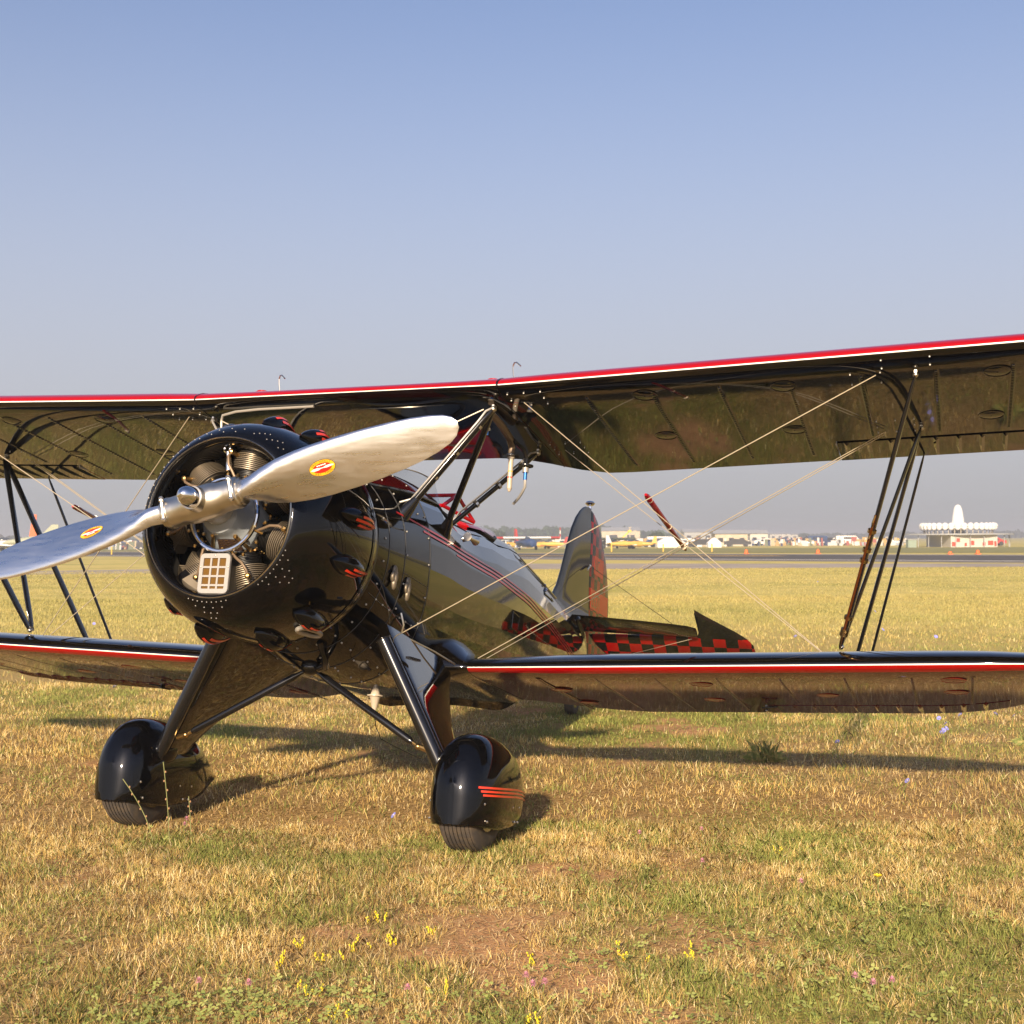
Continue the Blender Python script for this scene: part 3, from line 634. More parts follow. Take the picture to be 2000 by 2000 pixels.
# ------------------------------------------------------------------ engine
eng = bpy.data.objects.new('engine', None); col.objects.link(eng); eng.parent = ROOT; eng.location = -GL
def ec(b_, name, m, sm=35, **k): return b_.obj(name, m, eng, sm, **k)
ECZ = -.02
b_ = MB(); b_.rev([(-.60, .0), (-.60, .175), (-.33, .175), (-.30, .172), (-.285, .168), (-.27, .165), (-.245, .155), (-.215, .125), (-.195, .105), (-.165, .098), (-.135, .090), (-.125, .07), (-.11, .0)], 56, (0, ECZ)); ec(b_, 'crankcase', GREYC)
b_ = MB(); b_.rev([(-.9, .34), (-.62, .50), (-.60, .50), (-.595, .0)], 40, (0, CZ)); ec(b_, 'baffle', MATTE)
CYL = [9 + 51.43 * k for k in range(7)]; cyl_first = None
def cyl_parts():
    # built along +z, engine front = +x
    barrel = MB()
    for k in range(9):
        z = .172 + k * .0075; barrel.tube([(0, 0, z), (0, 0, z + .0024)], .080, 24)
    barrel.tube([(0, 0, .16), (0, 0, .26)], .070, 24)
    head = MB(); head.tube([(0, 0, .238), (0, 0, .25), (0, 0, .37)], [.080, .084, .060], 24)
    for k in range(14):
        z = .240 + k * .0092; r_ = .100 - .00022 * k * k
        head.tube([(0, 0, z), (0, 0, z + .0030)], r_, 28)
    for sx in (-1, 1):
        for k in range(8): head.box((-.02, sx * .080, .315 + k * .009), (.045, .040, .0015), Matrix.Rotation(sx * .5, 3, 'X'))
    rk2 = MB(); rk2.sph((.0, -.060, .41), (.045, .024, .026), 10, 6); rock = MB(); rock.sph((.0, .060, .41), (.045, .024, .026), 10, 6)
    pr_ = MB(); pr_.tube([(-.06, .050, .19), (-.06, .060, .40)], .008, 8); pr_.tube([(-.06, -.050, .19), (-.06, -.060, .40)], .008, 8)
    nuts = MB()
    for k in range(12):
        a = 2 * math.pi * k / 12; nuts.sph((.088 * math.cos(a) + .0, .088 * math.sin(a), .172), .008, 6, 3)
    plug = MB(); plug.tube([(.08, -.045, .300), (.112, -.055, .305)], .011, 8); plug.sph((.120, -.057, .305), .015, 8, 5)
    lead = MB(); lead.tube([(.120, -.057, .303), (.132, -.06, .28), (.135, -.045, .24), (.130, -.02, .21), (.120, .0, .18)], .0068, 8)
    return [('cylinder_barrel', barrel, MATTE), ('cylinder_head', head, CAST), ('rocker_box', rock, CAST), ('rocker_box', rk2, CAST), ('pushrod_tube', pr_, CHROME), ('base_nuts', nuts, BRASS), ('spark_plug', plug, BRASS), ('ignition_lead', lead, mat('braided_lead', (.20, .14, .09), .5, metal=.4))]
protos = None
for a in CYL:
    th = R(a); rad = Vector((0, math.sin(th), math.cos(th))); tang = Vector((0, math.cos(th), -math.sin(th)))
    M_ = Matrix(((1, 0, 0, -.315), (0, tang.y, rad.y, 0), (0, tang.z, rad.z, ECZ), (0, 0, 0, 1)))
    if protos is None:
        protos = []
        for nm, mb_, mt in cyl_parts():
            o = mb_.obj(nm, mt, eng, 35, kind='stuff' if nm == 'base_nuts' else None); o.location = (0, 0, 0); protos.append(o); o.matrix_local = M_
    else:
        for o in protos:
            c = o.copy(); col.objects.link(c); c.parent = eng; c.matrix_local = M_
b_ = MB(); b_.torus((-.175, 0, ECZ + .005), (1, 0, 0), .170, .0115, 64, 10); ec(b_, 'ignition_ring', CHROME)
b_ = MB()
for k in range(7):
    a = R(CYL[k] - 14); c = Vector((-.20, .205 * math.sin(a), ECZ + .205 * math.cos(a))); b_.sph(c, .0095, 7, 4)
    a = R(CYL[k] + 14); c = Vector((-.20, .205 * math.sin(a), ECZ + .205 * math.cos(a))); b_.sph(c, .0095, 7, 4)
    a = R(CYL[k] + 25); b_.sph((-.222, .148 * math.sin(a), ECZ + .148 * math.cos(a)), .0095, 7, 4)
for k in range(8): a = R(45 * k + 8); b_.sph((-.158, .086 * math.sin(a), ECZ + .086 * math.cos(a)), .0085, 7, 4)
ec(b_, 'crankcase_nuts', BRASS, kind='stuff')
for k, a in enumerate(CYL):
    b_ = MB(); q = Vector((-.19, .17 * math.sin(R(a)), ECZ + .17 * math.cos(R(a)))); q2 = Vector((-.21, .205 * math.sin(R(a)), ECZ + .205 * math.cos(R(a)))); b_.tube([q, q2], .009, 8); ec(b_, 'ring_elbow', BRASS)
b_ = MB(); q = [(-.240 + .03 * 0, y, z) for y, z in ((-.05, -.115), (.055, -.118), (.07, -.165), (-.055, -.165))]
def noser(y, z): rr = math.hypot(y, z - ECZ); return float(np.interp(rr, [.09, .098, .105, .125, .16, .178, .185], [-.135, -.165, -.195, -.215, -.245, -.27, -.285]))
def cast_pt(y, z, o=.003): return (noser(y, z) + o, y, z)
g_ = [[cast_pt(y0 + (y1 - y0) * i / 6, -.125 - .045 * j / 4) for i in range(7)] for j, (y0, y1) in enumerate(((-.040, .062), (-.041, .068), (-.042, .072), (-.043, .075), (-.044, .076)))]
b_.v = []; b_.f = []; b_.m = []; b_.loft(g_, False); ec(b_, 'data_plate', INK)
b_ = MB()
for j in range(3):
    for i in range(3): y = -.02 + .03 * i; z = -.132 - .009 * j; b_.box(cast_pt(y + .003 * j, z, .004), (.0008, .010 - .002 * ((i + j) % 2), .0016), Matrix.Rotation(-.9, 3, 'Y'))
ec(b_, 'data_plate_print', BRASS)
for (y0, z0, y1, z1) in ((.060, -.115, .105, -.165), (-.05, -.11, -.085, -.16)):
    b_ = MB(); b_.tube([cast_pt(y0, z0, .006), cast_pt(y1, z1, .006)], .009, 8, flat=((0, 1, 0), 1)); b_.sph(cast_pt(y0, z0, .009), .012, 8, 4); b_.sph(cast_pt(y1, z1, .009), .012, 8, 4); ec(b_, 'link_bar', BRASS)
# oil cooler filter frame low in the cowl mouth
fy0, fy1, fz0, fz1, fx0 = -.085, .072, -.200, -.385, -.150
b_ = MB(); b_.box((fx0 - .065, (fy0 + fy1) / 2, (fz0 + fz1) / 2), (.045, (fy1 - fy0) / 2 - .006, (fz0 - fz1) / 2 - .004)); ec(b_, 'air_filter_box', MATTE)
b_ = MB(); cy, cz_ = (fy0 + fy1) / 2, (fz0 + fz1) / 2; hw, hh = (fy1 - fy0) / 2, (fz0 - fz1) / 2
def rr(hw, hh, r_, x): return [(x, cy + sx * (hw - r_) + r_ * math.cos(a), cz_ + sz * (hh - r_) + r_ * math.sin(a)) for sx, sz, a0 in ((1, 1, 0), (-1, 1, 90), (-1, -1, 180), (1, -1, 270)) for a in [R(a0 + 22.5 * k) for k in range(5)]]
inner = rr(hw - .020, hh - .022, .004, fx0 + .002)
b_.loft([rr(hw, hh, .022, fx0 - .012), rr(hw, hh, .022, fx0), rr(hw - .002, hh - .002, .020, fx0 + .002), inner, [(fx0 - .012, y, z) for x, y, z in inner]])
for k in (1, 2): b_.box((fx0 - .004, cy - (hw - .02) + (2 * hw - .04) * k / 3, cz_), (.005, .0045, hh - .02))
for k in (1, 2, 3): b_.box((fx0 - .0045, cy, cz_ + (hh - .022) - (2 * hh - .044) * k / 3.4), (.005, hw - .018, .0045))
fl = ec(b_, 'air_filter_frame', FILTW)
b_ = MB(); b_.box((fx0 - .0085, cy, cz_), (.003, hw - .012, hh - .012)); b_.obj('filter_mesh', FILTB, fl)
b_ = MB()
for y, z in ((cy, fz0 - .010), (fy0 + .008, cz_ + .03), (fy1 - .008, cz_ + .03)): b_.sph((fx0 + .003, y, z), (.003, .005, .005), 8, 4)
b_.obj('filter_screw', STEEL, fl)
# finned oil radiator and exhaust stubs behind
b_ = MB()
for k in range(12): b_.box((-.22 - .008 * k, -.16 - .006 * k * .5, -.33), (.0022, .055, .045), Matrix.Rotation(.5, 3, 'X'))
ec(b_, 'oil_cooler_fins', CAST)
b_ = MB(); b_.tube([(-.24, -.05, -.21), (-.25, -.16, -.26), (-.27, -.27, -.31)], [.02, .026, .022], 10, flat=((0, 0, 1), 1.4)); ec(b_, 'intake_pipe', SATIN)
b_ = MB(); b_.tube([(-.20, -.015, .20), (-.20, -.03, .29)], [.014, .011], 10); b_.torus((-.20, -.035, .305), (1, 0, 0), .015, .008, 20, 8); ec(b_, 'lifting_eye', CHROME)

# ------------------------------------------------------------------ propeller
prop = bpy.data.objects.new('propeller', None); col.objects.link(prop); prop.parent = ROOT; prop.location = -GL
A = R(15.2); PD = Vector((0, math.cos(A), math.sin(A))); PE = Vector((0, -math.sin(A), math.cos(A))); PF = Vector((1, 0, 0))
rs = [.135, .17, .21, .26, .32, .40, .50, .60, .72, .84, .95, 1.04, 1.12, 1.18, 1.215, 1.235]
ch = [.098, .100, .110, .140, .178, .212, .232, .238, .236, .226, .210, .190, .160, .124, .085, .03]
thk = [.094, .092, .085, .072, .058, .046, .036, .030, .025, .021, .018, .016, .014, .012, .009, .004]
bet = [58, 56, 52, 46, 40, 35, 31, 27.5, 24.5, 22, 20, 18.5, 17.5, 17, 16.5, 16.5]
af = [(0, 0), (.012, .34), (.04, .60), (.10, .86), (.2, .98), (.33, 1.0), (.5, .88), (.7, .58), (.88, .24), (.985, .05), (1, 0), (.9, -.03), (.7, -.06), (.4, -.08), (.15, -.10), (.04, -.14), (.01, -.08)]
def blade_pt(sign, r_, s, t_, extra=0):
    c = float(np.interp(r_, rs, ch)); th_ = float(np.interp(r_, rs, thk)); be = R(float(np.interp(r_, rs, bet))); rnd = max(0, min(1, (.24 - r_) / .10))
    u = (s - .44) * c; v = t_ * th_ * .85 + 0
    if rnd > 0:
        a = math.atan2(t_ - .3 if True else 0, -(s - .5) * 1.6); ur, vr = -.047 * math.cos(a), .047 * math.sin(a); u = u * (1 - rnd) + ur * rnd; v = (v - .15 * th_) * (1 - rnd) + vr * rnd
    v += extra
    # s = 0 leading edge.  leading edge up (+PE) for the right blade, forward by sin(beta)
    chord = (PE * math.cos(be) * sign + PF * math.sin(be)); nrm = (PF * math.cos(be) - PE * math.sin(be) * sign)
    return PD * (r_ * sign) + chord * (-u) + nrm * v
for sign in (1, -1):
    b_ = MB(); b_.loft([[blade_pt(sign, r_, s, t_) for s, t_ in af] for r_ in rs], True, 0, True, True)
    bl = b_.obj('blade', ALU, prop, 55); bl.location = (0, 0, 0)
    # oval maker's decal lying on the blade face
    def afz(s): return float(np.interp(s, [q[0] for q in af[:11]], [q[1] for q in af[:11]]))
    rc, sc_ = (.60, .46) if sign > 0 else (.585, .50)
    def dpt(u, v, off): 
        r_ = rc + u; c = float(np.interp(r_, rs, ch)); s = sc_ - v / c; return blade_pt(sign, r_, s, afz(s), off)
    def oval(ru, rv, off, mi_, b_, u0=0, v0=0):
        secs = [[dpt(ru * q * math.cos(a), rv * q * math.sin(a), off) for a in np.linspace(0, 2 * math.pi, 36, endpoint=False)] for q in (1, .66, .33, .02)]; b_.loft(secs, True, mi_)
    b_ = MB(); oval(.062, .036, .0008, 2, b_); oval(.060, .034, .0012, 0, b_); oval(.045, .0215, .0018, 1, b_)
    # white propeller silhouette and tiny lettering
    pts = [(-.056, 0), (-.04, .0055), (-.02, .0052), (-.006, .002), (.006, .002), (.02, .0058), (.04, .0060), (.056, .001)]; pts2 = [(.056, -.001), (.04, -.003), (.02, -.0045), (.006, -.002), (-.006, -.002), (-.02, -.0058), (-.04, -.006), (-.056, -.001)]
    b_.loft([[dpt(*q, .0024) for q in pts], [dpt(*q, .0024) for q in pts2[::-1]]], False, 3)
    for k in range(5): b_.box(dpt(-.018 + .009 * k, .0125, .0024), (.0012, .0034, .0024), None, 3)
    dec = b_.obj('maker_decal', [YEL, DRED, INK, WHITE], prop, 0, label='red and yellow oval decal on the blade'); dec.location = (0, 0, 0)
    for txt, up_ in (('GROUNWALS', 1), ('BEL TMON', -1)):
        n = len(txt)
        for k, ch_ in enumerate(txt):
            if ch_ == ' ': continue
            a = R(90) - (k - (n - 1) / 2) * R(13) if up_ > 0 else R(270) + (k - (n - 1) / 2) * R(13)
            cu = bpy.data.curves.new('t', 'FONT'); cu.body = ch_; cu.size = .0125; cu.align_x = 'CENTER'; cu.align_y = 'CENTER'; cu.resolution_u = 1
            to = bpy.data.objects.new('t', cu); col.objects.link(to); bpy.context.view_layer.update(); tm = bpy.data.meshes.new_from_object(to); bpy.data.objects.remove(to)
            ru, rv = .0525, .0277; ca = math.atan2(math.cos(a) / ru * 1, math.sin(a) / rv)
            rotl = -(math.pi / 2 - math.atan2(math.sin(a) / rv, math.cos(a) / ru)) + (math.pi if up_ < 0 else 0)
            vs = []
            for v in tm.vertices:
                x_ = v.co.x * math.cos(rotl) - v.co.y * math.sin(rotl); y_ = v.co.x * math.sin(rotl) + v.co.y * math.cos(rotl)
                if sign < 0: x_, y_ = x_, y_
                vs.append(dpt(ru * math.cos(a) + x_, rv * math.sin(a) + y_, .0022))
            lb = MB(); lb.add(vs, [tuple(p_.vertices) for p_ in tm.polygons]); lo_ = lb.obj('letter', INK, prop, 0); lo_.location = (0, 0, 0); bpy.data.meshes.remove(tm)
b_ = MB(); b_.tube([PD * q for q in (-.205, -.20, -.165, -.160, -.135, -.09, -.075, -.04, .04, .075, .09, .135, .160, .165, .20, .205)], [.050, .062, .062, .070, .0705, .0705, .078, .082, .082, .078, .0705, .0705, .070, .062, .062, .050], 32); hb_ = b_.obj('propeller_hub', STEEL, prop, 40); hb_.location = (0, 0, 0)
b_ = MB(); b_.rev([(-.14, .0), (-.14, .075), (-.04, .070), (.02, .066), (.06, .058), (.105, .052), (.105, .0)], 32); o = b_.obj('hub_barrel', STEEL, prop); o.location = (0, 0, 0)
b_ = MB(); b_.rev([(.10, .046), (.108, .0475), (.135, .046), (.16, .040), (.178, .030), (.190, .016), (.1935, .0)], 32); o = b_.obj('hub_dome', CHROME, prop); o.location = (0, 0, 0)
for sg in (1, -1):
    b_ = MB(); c = PD * (.172 * sg); b_.torus(c, PD, .064, .010, 32, 8, ov=.016)
    bx = c + PF * .070 + PE * (.0) ; b_.sph(bx + PE * .045, (.013, .013, .013), 8, 5); b_.tube([bx + PE * .048, bx - PE * .048], .0085, 8); b_.sph(bx - PE * .048, (.014, .014, .012), 6, 4); b_.sph(bx + PE * .055, (.012, .012, .010), 6, 4)
    o = b_.obj('blade_clamp', STEEL, prop); o.location = (0, 0, 0)

# ------------------------------------------------------------------ struts and wires
CH = (1, 0, -.05)
def strut(a, c, r_, name='strut', m=SATIN, q=2.6, n=14, lab=None):
    b_ = MB(); a, c = Vector(a), Vector(c); d = (c - a); b_.tube([a, a + d * .03, a + d * .12, a + d * .88, a + d * .97, c], [r_ * .45, r_ * .8, r_, r_, r_ * .8, r_ * .45], n, flat=(CH, q)); return b_.obj(name, m, ROOT, 60, label=lab)
def bolt(p_, r_=.013, name='strut_fitting'):
    b_ = MB(); b_.sph(p_, r_, 10, 6); b_.box(Vector(p_) + Vector((-.012, 0, .012)), (.02, .006, .012)); return b_.obj(name, STEEL, ROOT)
for sd_ in (1, -1):
    ys_, yl_ = 2.983 * sd_, 2.578 * sd_
    UFx, URx = U0[0] - .150, U0[0] - .933; LFx, LRx = L0[0] - .2314, L0[0] - .9186
    uf = Vector((UFx, ys_, uz(ys_) - .075)); ur = Vector((URx, ys_, uz(ys_) - .115)); lf = Vector((LFx, yl_, lz(yl_) + .118)); lr = Vector((LRx, yl_, lz(yl_) + .055))
    strut(uf, lf, .0115, 'interplane_strut'); strut(ur, lr, .0115, 'interplane_strut'); strut(ur + Vector((.01, 0, 0)), lf + Vector((-.02, .0, .01)), .0105, 'interplane_strut')
    for q in (uf, ur): bolt(q, .014)
    bolt(lf, .015)
    lk_ = Vector((U0[0] - 1.40, ys_ - .0, uz(ys_) - .135)); ll = Vector((L0[0] - 1.36, yl_ - .0, lz(yl_) - .10))
    strut(lk_, ll, .0085, 'aileron_link_strut', q=1.5); b_ = MB(); b_.tube([lk_ + Vector((0, 0, .07)), lk_], .006, 6); b_.box(lk_ + Vector((0, 0, .05)), (.014, .008, .012)); b_.obj('link_fitting', SATIN, ROOT)
    # flying and landing wires
    def wire(a, c, r_=.0024, nm='flying_wire'):
        b_ = MB(); b_.tube([a, c], r_, 6, flat=((1, 0, 0), 1.3)); return b_.obj(nm, WIRE, ROOT)
    anc_f = Vector((-1.30, .425 * sd_, -.407)); anc_r = Vector((-2.06, .575 * sd_, -.445))
    wire(anc_f, Vector((UFx, 2.80 * sd_, uz(2.8) - .062)), .0027)
    wire(anc_r, Vector((URx - .02, 2.80 * sd_, uz(2.8) - .118))); wire(anc_r + Vector((-.06, 0, -.01)), Vector((URx - .06, 2.79 * sd_, uz(2.8) - .122)))
    lw_e = Vector((LFx - .02, 2.50 * sd_, lz(2.5) + .075)); 
    wire(Vector((U0[0] - .13, 1.02 * sd_, uz(1.0) - .066)), lw_e, .0027, 'landing_wire'); wire(Vector((U0[0] - .91, 1.02 * sd_, uz(1.0) - .115)), lw_e + Vector((-.05, 0, 0)), .0023, 'landing_wire')
    b_ = MB(); b_.sph(lw_e + Vector((-.01, .0, -.008)), (.055, .035, .008), 16, 6); b_.obj('wire_grommet', SATIN, ROOT)
    # javelin: red spreader stick where the wires cross
    if sd_ > 0: j0, j1 = Vector((-1.72, 1.60, .415)), Vector((-2.62, 1.64, .288))
    else: j0, j1 = Vector((-1.78, -2.10, .423)), Vector((-2.60, -2.40, .470))
    b_ = MB(); b_.tube([j0, j0.lerp(j1, .04), j0.lerp(j1, .5), j0.lerp(j1, .96), j1], [.008, .0165, .015, .012, .005], 10, flat=((0, 0, 1), 1.0)); jv = b_.obj('spreader_stick', RED, ROOT)
    b_ = MB()
    for q in (.09, .55, .93):
        p_ = j0.lerp(j1, q); b_.tube([p_, p_ + (j1 - j0).normalized() * .006], .0172, 8)
    b_.obj('wire_binding', WIRE, jv)
    # cabane struts
    cy_ = .853 * sd_; cf = Vector((U0[0] - .125, cy_, U0[1] - .095)); cr = Vector((U0[0] - .915, cy_, U0[1] - .125))
    bf = Vector((-1.24, .435 * sd_, .235)); br = Vector((-1.80, .432 * sd_, .250))
    strut(cf, bf, .0165, 'cabane_strut', q=1.5); strut(cf, br, .0155, 'cabane_strut', q=1.7); strut(cr, br, .013, 'cabane_strut', q=1.5)
    for q in (bf, br):
        b_ = MB(); d = (cf - q).normalized(); b_.tube([q - d * .05, q + d * .03, q + d * .09], [.042, .03, .017], 14, flat=((1, 0, 0), 1.3)); b_.obj('strut_boot', SATIN, ROOT)
    bolt(cf, .017, 'cabane_fitting'); bolt(cr, .016, 'cabane_fitting')
    # silver fuel lines up the cabane struts, with clips
    for a, c, o_ in ((cf, bf, Vector((.022, -.004, .012))), (cr, br, Vector((.022, -.004, .016)))):
        e = c.lerp(a, .18); b_ = MB(); b_.tube([a + o_ * .4, a.lerp(c, .06) + o_ * 1.2, a.lerp(c, .15) + o_, e + o_ * 1.1, e + Vector((.0, -.06 * sd_, -.035)), e + Vector((.03, -.14 * sd_, -.065)), e + Vector((.05, -.16 * sd_, -.14))], .0062, 8); fl_ = b_.obj('fuel_line', FILTW, ROOT)
        b_ = MB()
        for q in (.12, .38, .62):
            p_ = a.lerp(c, q + .05); d = (c - a).normalized(); b_.tube([p_ - d * .008, p_ + d * .008], .021, 10)
        b_.obj('clip', STEEL, fl_)
# cross bracing wires between the cabanes
for a, c in (((U0[0] - .12, .80, .80), (-1.24, -.43, .24)), ((U0[0] - .12, -.80, .80), (-1.24, .43, .24))):
    b_ = MB(); b_.tube([a, c], .0036, 6); b_.obj('brace_wire', WIRE, ROOT)
b_ = MB(); b_.tube([(-1.33, -.80, .80), (-1.32, -.79, .83), (-1.31, -.70, .845), (-1.30, -.55, .85), (-1.30, -.2, .853)], .008, 8); b_.tube([(-1.33, -.80, .80), (-1.33, -.79, .70), (-1.32, -.72, .6)], .008, 8); b_.obj('fuel_line', FILTW, ROOT)
# sight gauge, hoses and drain under the left tank
b_ = MB(); x_, y_ = -1.86, .78
b_.tube([(-1.42, .80, .815), (-1.62, .80, .795), (-1.80, .79, .77), (x_, y_, .745), (x_, y_, .70)], [.018, .022, .022, .02, .018], 10); b_.obj('fuel_manifold', mat('dull_fuel_pipe', (.20, .15, .11), .45, metal=.6), ROOT)
b_ = MB(); b_.cyl((x_, y_, .690), (x_, y_, .683), .050, 24); b_.obj('gauge_flange', SATIN, ROOT)
b_ = MB(); b_.cyl((x_, y_, .683), (x_, y_, .672), .021, 14); b_.cyl((x_, y_, .672), (x_, y_, .50), .0145, 14); b_.tube([(x_, y_, .50), (x_, y_, .48)], [.016, .006], 12); sg_ = b_.obj('sight_gauge', CERAM, ROOT)
b_ = MB()
for z_, c in ((.60, 0), (.565, 1)): b_.cyl((x_, y_, z_), (x_, y_, z_ - .006), .0152, 14, c)
b_.obj('gauge_mark', [YEL, DRED], sg_)
b_ = MB(); b_.tube([(-1.80, .80, .77), (-1.92, .83, .74), (-1.95, .84, .70), (-1.95, .84, .66)], .013, 10); b_.cyl((-1.95, .84, .655), (-1.95, .84, .648), .044, 22); b_.obj('drain_pipe', SATIN, ROOT)
b_ = MB(); b_.cyl((-1.95, .84, .640), (-1.95, .84, .612), .018, 12); b_.tube([(-1.95, .84, .57), (-1.955, .84, .53), (-1.97, .82, .50), (-2.0, .79, .475), (-2.03, .75, .45)], .0085, 8); b_.obj('drain_elbow', FILTW, ROOT)
b_ = MB(); b_.cyl((-1.95, .84, .612), (-1.95, .84, .57), .011, 12); b_.obj('blue_hose_end', BLUE, ROOT)
b_ = MB(); b_.sph((-1.50, .76, .745), (.018, .018, .013), 10, 6); b_.obj('drain_cap', CERAM, ROOT)
b_ = MB(); b_.cyl((-1.50, .76, .735), (-1.50, .76, .712), .009, 10); b_.obj('blue_hose_end', BLUE, ROOT)
# copper pitot tube bound to the left front strut
uf = Vector((U0[0] - .150, 2.983, uz(2.983) - .075)); lf = Vector((L0[0] - .2314, 2.578, lz(2.578) + .118))
P_ = lambda q, o=.0: uf.lerp(lf, q) + Vector((.036, -.004, 0)) * (1 + o)
b_ = MB(); b_.tube([P_(.50), P_(.56), P_(.93), P_(1.0)], [.006, .0075, .0075, .005], 10); pt_ = b_.obj('pitot_tube', COPPER, ROOT)
b_ = MB()
for q in (.55, .62, .66, .88, .93, .945): b_.tube([P_(q, -.5), P_(q + .012, -.5)], .022, 10)
b_.tube([P_(.50), P_(.53, .5), P_(.56, -.3), P_(.59, .5)], .005, 6); b_.tube([P_(.93), P_(.96, .5), P_(1.0, .2), P_(1.01, -.6)], .005, 6)
b_.obj('pitot_binding', BRASS, pt_, kind='stuff')
# anchor fittings and strut plates: rows of bolt heads on black plates
b_ = MB()
def plate(x0, x1, y0, y1, zf, n=2):
    for i in range(n + 1):
        for (x, y) in ((x0 + (x1 - x0) * i / n, y0), (x0 + (x1 - x0) * i / n, y1)): b_.sph((x, y, zf(y, (U0[0] - x) / CU) - .003), .0042, 6, 3)
    for i in range(1, n):
        for (x, y) in ((x0, y0 + (y1 - y0) * i / n), (x1, y0 + (y1 - y0) * i / n)): b_.sph((x, y, zf(y, (U0[0] - x) / CU) - .003), .0042, 6, 3)
for s_ in (1, -1):
    plate(-1.26, -1.40, .95 * s_, 1.13 * s_, uZb); plate(-2.04, -2.22, .95 * s_, 1.13 * s_, uZb); plate(-1.23, -1.30, 2.83 * s_, 3.05 * s_, uZb, 1); plate(-1.34, -1.46, 2.68 * s_, 2.82 * s_, uZb, 1); plate(-2.02, -2.20, 2.76 * s_, 2.95 * s_, uZb)
b_.obj('plate_bolts', WHITE, ROOT, kind='stuff')

